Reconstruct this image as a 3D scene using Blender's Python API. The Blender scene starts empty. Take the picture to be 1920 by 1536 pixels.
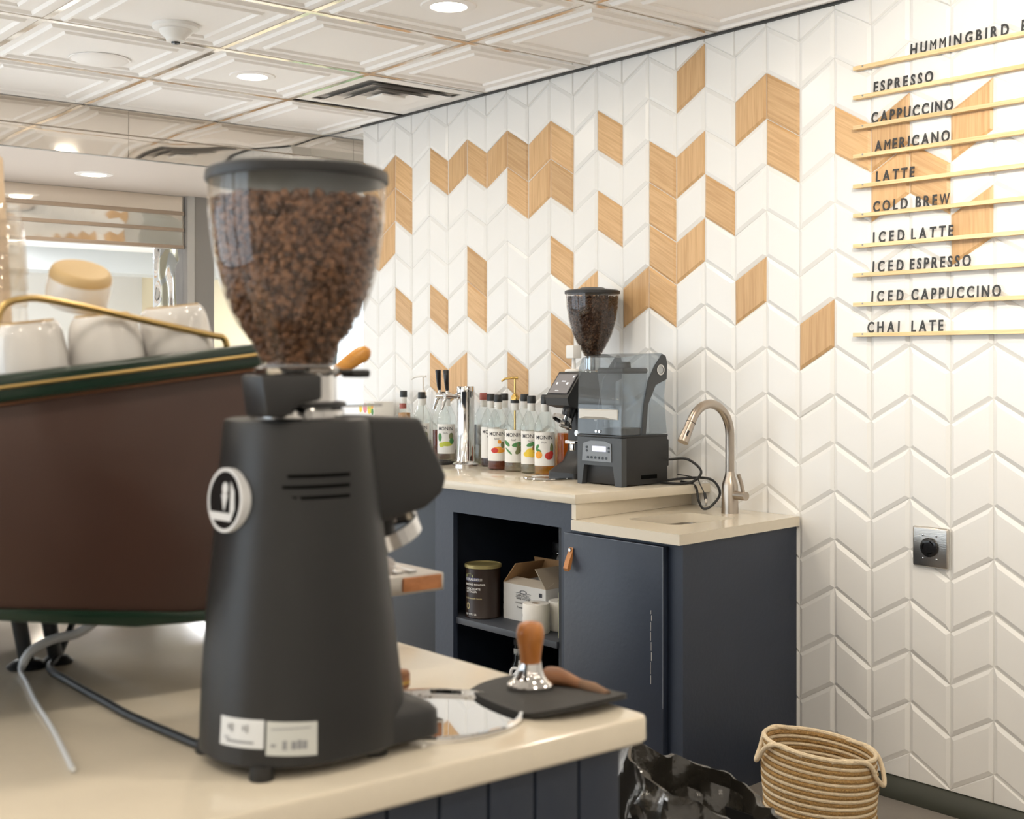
import bpy, bmesh, math, random
from mathutils import Vector, Matrix, Euler
random.seed(7)
PI = math.pi
SC = bpy.context.scene
COL = SC.collection
R = math.radians

# ------------------------------------------------------------------ camera, world, light, exposure
CAM_Z = 1.3208
CEIL = 2.479
cam = bpy.data.cameras.new('camera')
cam.sensor_width = 36.0
cam.lens = 45.83
cam.shift_y = -0.0435
cam.clip_start = 0.05
cam.dof.use_dof = True
cam.dof.focus_distance = 4.3
cam.dof.aperture_fstop = 7.0
camo = bpy.data.objects.new('camera', cam)
COL.objects.link(camo)
camo.location = (0, 0, CAM_Z)
camo.rotation_euler = (R(90), 0, R(50.73))
SC.camera = camo

SC.view_settings.view_transform = 'Standard'
SC.view_settings.look = 'None'
SC.view_settings.gamma = 1.0
SC.view_settings.use_curve_mapping = False
SC.view_settings.exposure = 0.34
SC.cycles.transparent_max_bounces = 40

world = bpy.data.worlds.new('sky')
SC.world = world
world.use_nodes = True
bg = world.node_tree.nodes['Background']
bg.inputs[0].default_value = (0.80, 0.90, 1.0, 1)
bg.inputs[1].default_value = 3.2

# room extents: tile wall at y = WALL, ceiling grid ends at the mirrored fascia x = FASC
WALL = 3.437
FASC = -5.685
XR, YF = 2.6, -3.6            # right wall and window wall behind the camera
FARX, SIDEY = -15.0, 6.5      # dining room beyond the fascia

WINS_FRONT = [(-5.5, -3.6), (-3.4, -1.5)]     # x ranges of windows in the wall at y = YF
WINS_DINE = [(-14.0, -11.2), (-10.8, -8.4), (-8.0, -6.0)]  # windows of the dining room, same wall line
WINS_SIDE = [(-11.6, -9.8), (-9.5, -7.5)]                 # windows in the side wall of the dining room


def portal(name, loc, rot, sx, sy):
    l = bpy.data.lights.new(name, 'AREA')
    l.shape = 'RECTANGLE'
    l.size, l.size_y = sx, sy
    l.cycles.is_portal = True
    o = bpy.data.objects.new(name, l)
    o.location = loc
    o.rotation_euler = rot
    COL.objects.link(o)


for a, b in WINS_FRONT + WINS_DINE:
    portal('window_daylight', ((a + b) / 2, YF - 0.02, 1.275), (R(90), 0, 0), b - a, 2.25)

for a, b in WINS_SIDE:
    portal('window_daylight', ((a + b) / 2, SIDEY + 0.12, 1.375), (R(-90), 0, 0), b - a, 1.75)

LAMP_SPOTS = []
for yy in (2.5, 1.2, -0.1, -1.4, -2.7):
    for xx in (-4.70, -3.38, -2.06, -0.74, 0.58, 1.9):
        LAMP_SPOTS.append((xx, yy))
LAMP_W = 3.6
SPOT_W = 85.0
PANEL_W = 30.0

# ------------------------------------------------------------------ materials
MATS = {}


def mat(name, col, rough=0.5, metal=0.0, bump=0.0, bscale=40.0, var=0.0, vscale=6.0, spec=0.5, emit=None, coat=0.0, stretch=None):
    if name in MATS:
        return MATS[name]
    m = bpy.data.materials.new(name)
    m.use_nodes = True
    nt = m.node_tree
    p = nt.nodes['Principled BSDF']
    p.inputs['Base Color'].default_value = (*col, 1)
    p.inputs['Roughness'].default_value = rough
    p.inputs['Metallic'].default_value = metal
    p.inputs['Specular IOR Level'].default_value = spec
    p.inputs['Coat Weight'].default_value = coat
    if emit:
        p.inputs['Emission Color'].default_value = (*emit[0], 1)
        p.inputs['Emission Strength'].default_value = emit[1]
    if bump or var:
        tc = nt.nodes.new('ShaderNodeTexCoord')
        src = tc.outputs['Object']
        if stretch:
            mp = nt.nodes.new('ShaderNodeMapping')
            mp.inputs['Scale'].default_value = stretch
            nt.links.new(src, mp.inputs['Vector'])
            src = mp.outputs['Vector']
    if bump:
        n = nt.nodes.new('ShaderNodeTexNoise')
        n.inputs['Scale'].default_value = bscale
        n.inputs['Detail'].default_value = 3
        b = nt.nodes.new('ShaderNodeBump')
        b.inputs['Strength'].default_value = bump
        b.inputs['Distance'].default_value = 0.01
        nt.links.new(src, n.inputs['Vector'])
        nt.links.new(n.outputs['Fac'], b.inputs['Height'])
        nt.links.new(b.outputs['Normal'], p.inputs['Normal'])
    if var:
        n = nt.nodes.new('ShaderNodeTexNoise')
        n.inputs['Scale'].default_value = vscale
        n.inputs['Detail'].default_value = 4
        mx = nt.nodes.new('ShaderNodeMix')
        mx.data_type = 'RGBA'
        mx.inputs[6].default_value = (*[c * (1 - var) for c in col], 1)
        mx.inputs[7].default_value = (*[min(1, c * (1 + var)) for c in col], 1)
        nt.links.new(src, n.inputs['Vector'])
        nt.links.new(n.outputs['Fac'], mx.inputs[0])
        nt.links.new(mx.outputs[2], p.inputs['Base Color'])
    MATS[name] = m
    return m


def wood(name, c1, c2, rot=0.0, scale=1.0, rough=0.45):
    """long-grained wood; grain runs along local z turned by rot about y"""
    if name in MATS:
        return MATS[name]
    m = bpy.data.materials.new(name)
    m.use_nodes = True
    nt = m.node_tree
    p = nt.nodes['Principled BSDF']
    p.inputs['Roughness'].default_value = rough
    tc = nt.nodes.new('ShaderNodeTexCoord')
    oi = nt.nodes.new('ShaderNodeObjectInfo')
    mp = nt.nodes.new('ShaderNodeMapping')
    mp.inputs['Rotation'].default_value = (0, rot, 0)
    ad = nt.nodes.new('ShaderNodeVectorMath')
    ad.operation = 'ADD'
    sc_ = nt.nodes.new('ShaderNodeVectorMath')
    sc_.operation = 'SCALE'
    sc_.inputs['Scale'].default_value = 7.0
    nt.links.new(oi.outputs['Random'], sc_.inputs[0])
    nt.links.new(tc.outputs['Object'], mp.inputs['Vector'])
    nt.links.new(mp.outputs['Vector'], ad.inputs[0])
    nt.links.new(sc_.outputs[0], ad.inputs[1])
    mp2 = nt.nodes.new('ShaderNodeMapping')
    mp2.inputs['Scale'].default_value = (120 * scale, 60 * scale, 5 * scale)
    nt.links.new(ad.outputs[0], mp2.inputs['Vector'])
    n = nt.nodes.new('ShaderNodeTexNoise')
    n.inputs['Scale'].default_value = 1.0
    n.inputs['Detail'].default_value = 4
    n.inputs['Distortion'].default_value = 0.6
    nt.links.new(mp2.outputs['Vector'], n.inputs['Vector'])
    r = nt.nodes.new('ShaderNodeValToRGB')
    r.color_ramp.elements[0].position = 0.36
    r.color_ramp.elements[0].color = (*c1, 1)
    r.color_ramp.elements[1].position = 0.62
    r.color_ramp.elements[1].color = (*c2, 1)
    nt.links.new(n.outputs['Fac'], r.inputs['Fac'])
    hs = nt.nodes.new('ShaderNodeHueSaturation')
    mr = nt.nodes.new('ShaderNodeMapRange')
    mr.inputs['To Min'].default_value = 0.90
    mr.inputs['To Max'].default_value = 1.10
    nt.links.new(oi.outputs['Random'], mr.inputs['Value'])
    nt.links.new(mr.outputs[0], hs.inputs['Value'])
    nt.links.new(r.outputs['Color'], hs.inputs['Color'])
    nt.links.new(hs.outputs['Color'], p.inputs['Base Color'])
    b = nt.nodes.new('ShaderNodeBump')
    b.inputs['Strength'].default_value = 0.12
    b.inputs['Distance'].default_value = 0.002
    nt.links.new(n.outputs['Fac'], b.inputs['Height'])
    nt.links.new(b.outputs['Normal'], p.inputs['Normal'])
    MATS[name] = m
    return m


def clear(name, tint=(1, 1, 1), ior=1.45, rough=0.02, refl=1.0, haze=0.0, hazecol=(0.8, 0.8, 0.8)):
    """thin clear sheet: see-through with a Fresnel gloss on top"""
    if name in MATS:
        return MATS[name]
    m = bpy.data.materials.new(name)
    m.use_nodes = True
    nt = m.node_tree
    for n in list(nt.nodes):
        nt.nodes.remove(n)
    out = nt.nodes.new('ShaderNodeOutputMaterial')
    t = nt.nodes.new('ShaderNodeBsdfTransparent')
    t.inputs[0].default_value = (*tint, 1)
    last = t.outputs[0]
    if haze:
        d = nt.nodes.new('ShaderNodeBsdfDiffuse')
        d.inputs[0].default_value = (*hazecol, 1)
        mh = nt.nodes.new('ShaderNodeMixShader')
        mh.inputs[0].default_value = haze
        nt.links.new(last, mh.inputs[1])
        nt.links.new(d.outputs[0], mh.inputs[2])
        last = mh.outputs[0]
    g = nt.nodes.new('ShaderNodeBsdfGlossy')
    g.inputs['Roughness'].default_value = rough
    f = nt.nodes.new('ShaderNodeLayerWeight')
    f.inputs['Blend'].default_value = 0.5
    pw = nt.nodes.new('ShaderNodeMath')
    pw.operation = 'POWER'
    pw.inputs[1].default_value = 4.0
    nt.links.new(f.outputs['Facing'], pw.inputs[0])
    mm = nt.nodes.new('ShaderNodeMath')
    mm.operation = 'MULTIPLY_ADD'
    mm.inputs[1].default_value = 0.75
    mm.inputs[2].default_value = ((ior - 1) / (ior + 1)) ** 2 * refl
    mm.use_clamp = True
    nt.links.new(pw.outputs[0], mm.inputs[0])
    mx = nt.nodes.new('ShaderNodeMixShader')
    nt.links.new(mm.outputs[0], mx.inputs[0])
    nt.links.new(last, mx.inputs[1])
    nt.links.new(g.outputs[0], mx.inputs[2])
    nt.links.new(mx.outputs[0], out.inputs[0])
    MATS[name] = m
    return m


def wavy_mirror(name, col, rough, strength, scale):
    m = mat(name, col, rough, 1.0)
    nt = m.node_tree
    p = nt.nodes['Principled BSDF']
    tc = nt.nodes.new('ShaderNodeTexCoord')
    mp = nt.nodes.new('ShaderNodeMapping')
    mp.inputs['Scale'].default_value = scale
    n = nt.nodes.new('ShaderNodeTexNoise')
    n.inputs['Scale'].default_value = 1.0
    n.inputs['Detail'].default_value = 1.0
    b = nt.nodes.new('ShaderNodeBump')
    b.inputs['Strength'].default_value = strength
    b.inputs['Distance'].default_value = 0.05
    nt.links.new(tc.outputs['Object'], mp.inputs['Vector'])
    nt.links.new(mp.outputs['Vector'], n.inputs['Vector'])
    nt.links.new(n.outputs['Fac'], b.inputs['Height'])
    nt.links.new(b.outputs['Normal'], p.inputs['Normal'])
    return m


def bean_mat(name='coffee_bean', k=1.0):
    m = mat(name, (0.12, 0.05, 0.022), 0.42)
    nt = m.node_tree
    p = nt.nodes['Principled BSDF']
    g = nt.nodes.new('ShaderNodeNewGeometry')
    r = nt.nodes.new('ShaderNodeValToRGB')
    r.color_ramp.elements[0].color = (0.050 * k, 0.019 * k, 0.009 * k, 1)
    r.color_ramp.elements[1].color = (0.26 * k, 0.125 * k, 0.060 * k, 1)
    nt.links.new(g.outputs['Random Per Island'], r.inputs['Fac'])
    nt.links.new(r.outputs['Color'], p.inputs['Base Color'])
    return m


WHITE_TILE = mat('white_ceramic', (0.83, 0.82, 0.80), 0.28, spec=0.5, bump=0.05, bscale=9)
GROUT = mat('white_grout', (0.70, 0.69, 0.66), 0.9)
TILE_WOOD_V = wood('oak_upright_grain', (0.56, 0.335, 0.155), (0.67, 0.43, 0.215), 0.0)
TILE_WOOD_S = wood('oak_slanting_grain', (0.56, 0.335, 0.155), (0.67, 0.43, 0.215), R(60))
CEIL_WHITE = mat('ceiling_white', (0.92, 0.90, 0.88), 0.55)
CHROME = mat('chrome', (0.66, 0.65, 0.64), 0.08, 1.0)
TBAR = wavy_mirror('grid_chrome', (0.62, 0.57, 0.51), 0.12, 0.3, (3, 3, 3))
STEEL = mat('brushed_steel', (0.58, 0.55, 0.51), 0.28, 1.0, bump=0.08, bscale=60, stretch=(1, 1, 8))
NICKEL = mat('brushed_nickel', (0.46, 0.40, 0.34), 0.30, 1.0)
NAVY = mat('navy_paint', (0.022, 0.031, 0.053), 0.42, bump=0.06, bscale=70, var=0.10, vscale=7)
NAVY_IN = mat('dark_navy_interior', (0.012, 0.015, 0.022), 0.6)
QUARTZ = mat('cream_quartz', (0.72, 0.65, 0.53), 0.13, spec=0.5, var=0.03, vscale=60)
BLACK_SATIN = mat('black_powder_coat', (0.014, 0.0142, 0.015), 0.42, bump=0.06, bscale=500)
BLACK_GLOSS = mat('black_gloss_plastic', (0.012, 0.012, 0.013), 0.2)
BLACK_PLASTIC = mat('black_plastic', (0.018, 0.018, 0.019), 0.42)
GREY_PLASTIC = mat('charcoal_plastic', (0.055, 0.06, 0.066), 0.42)
DARK = mat('dark_recess', (0.003, 0.003, 0.003), 0.9, spec=0.05)
RUBBER = mat('black_rubber', (0.02, 0.019, 0.018), 0.65, bump=0.1, bscale=300)
WHITE_PLASTIC = mat('white_plastic', (0.80, 0.79, 0.77), 0.4)
WHITE_PORC = mat('white_porcelain', (0.80, 0.78, 0.76), 0.12, spec=0.6)
PAPER = mat('white_paper', (0.80, 0.78, 0.74), 0.85)
LIGHT_ON = mat('lamp_glow', (1, 0.95, 0.85), 0.5, emit=((1.0, 0.93, 0.80), 14.0))
GLASS = clear('clear_glass', (0.97, 0.985, 0.98))
WINGLASS = clear('window_glass', (0.97, 0.98, 0.98), refl=0.6)
BEAN = bean_mat()
DARKBEAN = bean_mat('dark_coffee_bean', 0.45)

# ------------------------------------------------------------------ mesh helpers


class MB:
    def __init__(s):
        s.v, s.f = [], []

    def add(s, vs, fs, M=None):
        o = len(s.v)
        if M is not None:
            vs = [tuple(M @ Vector(p)) for p in vs]
        s.v += [tuple(p) for p in vs]
        s.f += [tuple(i + o for i in f) for f in fs]
        return s

    def box(s, x0, x1, y0, y1, z0, z1, M=None):
        vs = [(x0, y0, z0), (x1, y0, z0), (x1, y1, z0), (x0, y1, z0), (x0, y0, z1), (x1, y0, z1), (x1, y1, z1), (x0, y1, z1)]
        return s.add(vs, [(0, 3, 2, 1), (4, 5, 6, 7), (0, 1, 5, 4), (1, 2, 6, 5), (2, 3, 7, 6), (3, 0, 4, 7)], M)

    def bev(s, x0, x1, y0, y1, z0, z1, b=0.003, seg=2, M=None):
        bm = bmesh.new()
        bmesh.ops.create_cube(bm, size=1.0)
        for v in bm.verts:
            v.co = Vector((x0 + (v.co.x + 0.5) * (x1 - x0), y0 + (v.co.y + 0.5) * (y1 - y0), z0 + (v.co.z + 0.5) * (z1 - z0)))
        bmesh.ops.bevel(bm, geom=bm.edges[:], offset=b, segments=seg, affect='EDGES', profile=0.5)
        return s.frombm(bm, M)

    def frombm(s, bm, M=None):
        bm.verts.index_update()
        vs = [tuple(v.co) for v in bm.verts]
        fs = [tuple(v.index for v in f.verts) for f in bm.faces]
        bm.free()
        return s.add(vs, fs, M)

    def lathe(s, prof, seg=32, M=None, caps=True, a0=0.0, a1=2 * PI):
        full = abs(a1 - a0 - 2 * PI) < 1e-6
        n = seg if full else seg + 1
        vs, fs = [], []
        for r, z in prof:
            for i in range(n):
                a = a0 + (a1 - a0) * i / seg
                vs.append((r * math.cos(a), r * math.sin(a), z))
        for j in range(len(prof) - 1):
            for i in range(seg):
                k = (i + 1) % n
                fs.append((j * n + i, j * n + k, (j + 1) * n + k, (j + 1) * n + i))
        if caps and full:
            if prof[0][0] > 1e-5:
                fs.append(tuple(range(n - 1, -1, -1)))
            if prof[-1][0] > 1e-5:
                b = (len(prof) - 1) * n
                fs.append(tuple(range(b, b + n)))
        return s.add(vs, fs, M)

    def cyl(s, p0, p1, r0, r1=None, seg=20):
        return s.tube([p0, p1], [r0, r0 if r1 is None else r1], seg)

    def tube(s, pts, r, seg=10, closed=False, caps=True):
        pts = [Vector(p) for p in pts]
        n = len(pts)
        rs = r if isinstance(r, (list, tuple)) else [r] * n
        vs, fs = [], []
        prev = None
        for i, p in enumerate(pts):
            if closed:
                t = (pts[(i + 1) % n] - pts[i - 1]).normalized()
            else:
                t = (pts[min(i + 1, n - 1)] - pts[max(i - 1, 0)]).normalized()
            if prev is None:
                a = Vector((0, 0, 1)) if abs(t.z) < 0.9 else Vector((1, 0, 0))
                u = t.cross(a).normalized()
            else:
                u = (prev - t * prev.dot(t)).normalized()
            prev = u
            w = t.cross(u)
            for k in range(seg):
                a = 2 * PI * k / seg
                vs.append(p + (u * math.cos(a) + w * math.sin(a)) * rs[i])
        m = n if closed else n - 1
        for i in range(m):
            j = (i + 1) % n
            for k in range(seg):
                l = (k + 1) % seg
                fs.append((i * seg + k, i * seg + l, j * seg + l, j * seg + k))
        if caps and not closed:
            fs.append(tuple(range(seg - 1, -1, -1)))
            fs.append(tuple(range((n - 1) * seg, n * seg)))
        return s.add(vs, fs)

    def prism(s, poly, axis, h0, h1, M=None):
        """poly of 2D points; axis 'x': (y,z), 'y': (x,z), 'z': (x,y)"""
        def P3(p, h):
            return (h, p[0], p[1]) if axis == 'x' else ((p[0], h, p[1]) if axis == 'y' else (p[0], p[1], h))
        n = len(poly)
        vs = [P3(p, h0) for p in poly] + [P3(p, h1) for p in poly]
        fs = [tuple(range(n)), tuple(range(2 * n - 1, n - 1, -1))]
        for i in range(n):
            j = (i + 1) % n
            fs.append((i, i + n, j + n, j))
        return s.add(vs, fs, M)

    def loft(s, rings, cap=True, M=None):
        n = len(rings[0])
        vs = [p for r in rings for p in r]
        fs = []
        for j in range(len(rings) - 1):
            for i in range(n):
                k = (i + 1) % n
                fs.append((j * n + i, j * n + k, (j + 1) * n + k, (j + 1) * n + i))
        if cap:
            fs.append(tuple(range(n - 1, -1, -1)))
            b = (len(rings) - 1) * n
            fs.append(tuple(range(b, b + n)))
        return s.add(vs, fs, M)

    def mesh(s, name, m, smooth=40):
        me = bpy.data.meshes.new(name)
        me.from_pydata(s.v, [], s.f)
        bm = bmesh.new()
        bm.from_mesh(me)
        bmesh.ops.recalc_face_normals(bm, faces=bm.faces[:])
        bm.to_mesh(me)
        bm.free()
        if smooth:
            me.shade_smooth()
            me.set_sharp_from_angle(angle=R(smooth))
        me.materials.append(m)
        return me

    def build(s, name, m, parent=None, loc=(0, 0, 0), rot=(0, 0, 0), smooth=40):
        return link(name, s.mesh(name, m, smooth), parent, loc, rot)


def link(name, me, parent=None, loc=(0, 0, 0), rot=(0, 0, 0)):
    o = bpy.data.objects.new(name, me)
    o.location = loc
    o.rotation_euler = rot
    o.parent = parent
    COL.objects.link(o)
    return o


def tag(o, label=None, cat=None, group=None, kind=None):
    if label:
        o['label'] = label
    if cat:
        o['category'] = cat
    if group:
        o['group'] = group
    if kind:
        o['kind'] = kind
    return o


def thing(name, label, cat, loc=(0, 0, 0), rz=0.0, group=None):
    o = bpy.data.objects.new(name, None)
    o.empty_display_size = 0.02
    o.location = loc
    o.rotation_euler = (0, 0, rz)
    COL.objects.link(o)
    return tag(o, label, cat, group)


def struct(name, mb, m, label=None, parent=None, smooth=40):
    o = mb.build(name, m, parent, smooth=smooth)
    if parent is None:
        o['kind'] = 'structure'
    if label:
        o['label'] = label
    return o


def copy_tree(o, parent=None):
    c = o.copy()
    COL.objects.link(c)
    c.parent = parent
    for ch in list(o.children):
        if ch.type != 'LIGHT':
            copy_tree(ch, c)
    return c


def text_mesh(txt, size, extrude, m, bold=0.0, align='LEFT'):
    cu = bpy.data.curves.new('lettering', 'FONT')
    cu.body = txt
    cu.size = size
    cu.extrude = extrude
    cu.offset = bold
    cu.align_x = align
    cu.resolution_u = 3
    ob = bpy.data.objects.new('lettering', cu)
    me = bpy.data.meshes.new_from_object(ob)
    bpy.data.objects.remove(ob)
    bpy.data.curves.remove(cu)
    me.materials.clear()
    me.materials.append(m)
    return me


def xform(me, M):
    me.transform(M)
    me.update()
    return me


def arc(cx, cy, r, a0, a1, n):
    return [(cx + r * math.cos(a0 + (a1 - a0) * i / n), cy + r * math.sin(a0 + (a1 - a0) * i / n)) for i in range(n + 1)]


def rrect(x0, x1, y0, y1, r, n=5):
    p = []
    p += arc(x1 - r, y1 - r, r, 0, PI / 2, n)
    p += arc(x0 + r, y1 - r, r, PI / 2, PI, n)
    p += arc(x0 + r, y0 + r, r, PI, 1.5 * PI, n)
    p += arc(x1 - r, y0 + r, r, 1.5 * PI, 2 * PI, n)
    return p


def spline(pts, n=8):
    """Catmull-Rom through 3D points"""
    P = [Vector(p) for p in pts]
    P = [P[0] * 2 - P[1]] + P + [P[-1] * 2 - P[-2]]
    out = []
    for i in range(1, len(P) - 2):
        for k in range(n):
            t = k / n
            a, b, c, d = P[i - 1], P[i], P[i + 1], P[i + 2]
            out.append(0.5 * ((2 * b) + (c - a) * t + (2 * a - 5 * b + 4 * c - d) * t * t + (3 * b - a - 3 * c + d) * t ** 3))
    out.append(P[-2])
    return out


def wall_x(name, y0, y1, x0, x1, z0, z1, openings, m, label):
    """wall slab running along x with rectangular openings (xa, xb, za, zb)"""
    mb = MB()
    xs = sorted(set([x0, x1] + [o[0] for o in openings] + [o[1] for o in openings]))
    for a, b in zip(xs[:-1], xs[1:]):
        o = [q for q in openings if q[0] <= a + 1e-6 and q[1] >= b - 1e-6]
        if not o:
            mb.box(a, b, y0, y1, z0, z1)
        else:
            mb.box(a, b, y0, y1, z0, o[0][2])
            mb.box(a, b, y0, y1, o[0][3], z1)
    return struct(name, mb, m, label)


# ------------------------------------------------------------------ room shell
FLOOR = mat('brown_grey_floor', (0.25, 0.225, 0.20), 0.45, bump=0.1, bscale=30, var=0.25, vscale=5)
struct('floor', MB().box(-4.2, XR, 0.3, SIDEY, -0.08, 0.0), FLOOR, 'brown grey floor behind the coffee bar')
PALEF = mat('pale_bounce_floor', (0.72, 0.70, 0.67), 0.35, var=0.08, vscale=2)  # floor out of view, made pale to bounce light onto the ceiling
struct('floor', MB().box(-4.2, XR, YF, 0.3, -0.08, 0.0).box(FARX, -4.2, YF, SIDEY, -0.08, 0.0), PALEF, 'seating area floor out of view, made pale to bounce light up')
PLAIN = mat('white_wall_paint', (0.80, 0.79, 0.77), 0.8)
w = struct('wall_back', MB().box(-5.347, XR, WALL + 0.006, WALL + 0.12, 0.0, CEIL + 0.05), GROUT, 'white chevron tile wall with scattered oak tiles')
WALL_BACK = w
struct('wall_right', MB().box(XR, XR + 0.1, YF, WALL + 0.12, 0, 2.6), PLAIN, 'plain white wall')
wall_x('wall_front', YF - 0.1, YF, FARX, XR, 0, 2.6, [(a, b, 0.15, 2.40) for a, b in WINS_FRONT + WINS_DINE], PLAIN, 'white wall with tall windows')
WARM = mat('warm_cream_wall', (0.85, 0.74, 0.52), 0.8)
wall_x('wall_side', SIDEY, SIDEY + 0.1, FARX, XR, 0, 2.6, [(a, b, 0.5, 2.25) for a, b in WINS_SIDE], WARM, 'cream wall of the dining room')
struct('wall_left', MB().box(FARX - 0.1, FARX, YF, SIDEY, 0, 2.6), PLAIN, 'far white wall of the dining room')

FRAME = mat('dark_bronze_frame', (0.05, 0.055, 0.06), 0.4, 0.3)
GREYMETAL = mat('grey_frame_metal', (0.33, 0.32, 0.30), 0.4, 0.6)
nwin = 0


def window(x0, x1, y, z0, z1, m):
    global nwin
    nwin += 1
    t = 0.05
    mb = MB()
    mb.box(x0, x1, y, y + 0.06, z0, z0 + t).box(x0, x1, y, y + 0.06, z1 - t, z1)
    mb.box(x0, x0 + t, y, y + 0.06, z0 + t, z1 - t).box(x1 - t, x1, y, y + 0.06, z0 + t, z1 - t)
    fr = struct('window_%d' % nwin, mb, m, 'framed window')
    xm = (x0 + x1) / 2
    MB().box(xm - 0.025, xm + 0.025, y + 0.005, y + 0.055, z0 + t, z1 - t).build('mullion', m, fr)
    MB().box(x0 + t, xm - 0.025, y + 0.028, y + 0.032, z0 + t, z1 - t).build('pane', WINGLASS, fr)
    MB().box(xm + 0.025, x1 - t, y + 0.028, y + 0.032, z0 + t, z1 - t).build('pane', WINGLASS, fr)


for a, b in WINS_FRONT + WINS_DINE:
    window(a, b, YF - 0.08, 0.15, 2.40, FRAME)
for a, b in WINS_SIDE:
    window(a, b, SIDEY + 0.02, 0.5, 2.25, FRAME)

# ------------------------------------------------------------------ chevron tiles
TW = 0.13865
TX0 = -2.0233
TP = 0.15434
TZ0 = 1.3788
DROP = 0.078


def zpk(k):
    return TZ0 - TP * k


def clip_poly(poly, z, keep_below):
    out = []
    n = len(poly)
    for i in range(n):
        a, b = poly[i], poly[(i + 1) % n]
        ia = (a[1] <= z) if keep_below else (a[1] >= z)
        ib = (b[1] <= z) if keep_below else (b[1] >= z)
        if ia:
            out.append(a)
        if ia != ib:
            t = (z - a[1]) / (b[1] - a[1])
            out.append((a[0] + t * (b[0] - a[0]), z))
    return out


def inset(poly, d):
    n = len(poly)
    L = []
    for i in range(n):
        a, b = Vector(poly[i]), Vector(poly[(i + 1) % n])
        t = (b - a).normalized()
        nrm = Vector((-t.y, t.x))
        L.append((a + nrm * d, t))
    out = []
    for i in range(n):
        p, t = L[i - 1]
        q, u = L[i]
        den = t.x * u.y - t.y * u.x
        if abs(den) < 1e-8:
            out.append(tuple(q))
            continue
        k = ((q.x - p.x) * u.y - (q.y - p.y) * u.x) / den
        out.append(tuple(p + t * k))
    return out


def tile_geo(poly, bevel=0.012, depth=0.0055):
    """poly counter-clockwise in (x,z); face at y=0, back at y=depth+"""
    a = inset(poly, 0.0012)
    b = inset(poly, 0.0012 + bevel)
    n = len(poly)
    vs = [(p[0], 0.0068, p[1]) for p in a] + [(p[0], depth, p[1]) for p in a] + [(p[0], 0.0, p[1]) for p in b]
    fs = []
    for r in range(2):
        for i in range(n):
            j = (i + 1) % n
            fs.append((r * n + i, r * n + j, (r + 1) * n + j, (r + 1) * n + i))
    fs.append(tuple(range(2 * n, 3 * n)))
    return vs, fs


def tile_poly(c, k):
    xr, xl = TX0 - c * TW, TX0 - (c + 1) * TW
    dr, dl = (0, DROP) if c % 2 == 0 else (DROP, 0)
    zt, zb = zpk(k), zpk(k + 1)
    return [(xl, zb - dl), (xr, zb - dr), (xr, zt - dr), (xl, zt - dl)]


# oak tiles: column -> rows
OAK = {23: [-6, -4], 22: [-6, -5, -4], 21: [-6, -5, -2], 20: [], 19: [-6, -2, 0], 18: [-6, 0], 17: [-6, -3, -2], 16: [-6], 15: [-6, -5, 0], 14: [-6, -5],
       13: [-6, -5, -3, -1, 0], 12: [-2], 11: [-6, -4], 10: [-2], 9: [-5, -4, -3, -2], 8: [-7, -5, -3], 7: [-4], 6: [-6, -2],
       5: [-6, -5], 4: [-1], 3: [-5], 2: [-5, -4], 1: [-4], 0: [-5, -3]}
meshcache = {}
small_w, small_o = MB(), MB()
cands = []
for c in range(-33, 24):
    for k in range(-8, 10):
        poly = tile_poly(c, k)
        clipped = False
        if max(p[1] for p in poly) > CEIL - 0.004:
            poly = clip_poly(poly, CEIL - 0.004, True)
            clipped = True
        if len(poly) > 2 and min(p[1] for p in poly) < 0.06:
            poly = clip_poly(poly, 0.06, False)
            clipped = True
        if len(poly) < 3:
            continue
        area = 0.5 * abs(sum(poly[i][0] * poly[(i + 1) % len(poly)][1] - poly[(i + 1) % len(poly)][0] * poly[i][1] for i in range(len(poly))))
        if area < 0.0012:
            continue
        cx = TX0 - (c + 0.5) * TW
        cz = sum(p[1] for p in poly) / len(poly)
        hidden = (c < -1) or (cx < -2.72 and cz < 0.80) or (cx < -3.15 and cz < 0.90)
        dist = math.hypot(cx, WALL)
        cands.append((hidden, dist if area > 0.008 else dist + 1.5, c, k, poly, clipped, cx, cz))
cands.sort(key=lambda q: (q[0], q[1]))
rnd = random.Random(3)
for n, (hid, dist, c, k, poly, clipped, cx, cz) in enumerate(cands):
    oak = k in OAK.get(c, [])
    up = c % 2 == 0
    m = (TILE_WOOD_V if up else TILE_WOOD_S) if oak else WHITE_TILE
    loc = [(p[0] - cx, p[1] - cz) for p in poly]
    if n < 300 and not hid:
        key = (up, oak) if not clipped else None
        me = meshcache.get(key) if key else None
        if me is None:
            vs, fs = tile_geo(loc, bevel=(0.003 if clipped else 0.012) if not oak else 0.009)
            me = MB().add(vs, fs).mesh('tile', m, 20)
            if key:
                meshcache[key] = me
        o = link('tile', me, WALL_BACK, (cx, WALL + rnd.uniform(-0.0008, 0.0008), cz), (R(rnd.uniform(-0.35, 0.35)), 0, R(rnd.uniform(-0.35, 0.35))))
    else:
        vs, fs = tile_geo(loc, 0.003 if clipped else 0.012)
        (small_o if oak else small_w).add([(x + cx, y + WALL, z + cz) for x, y, z in vs], fs)
tag(small_w.build('tile_field', WHITE_TILE, WALL_BACK, smooth=20), 'remaining white chevron tiles', kind='stuff')
if small_o.v:
    tag(small_o.build('tile_field', TILE_WOOD_V, WALL_BACK, smooth=20), 'remaining oak chevron tiles', kind='stuff')

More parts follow.
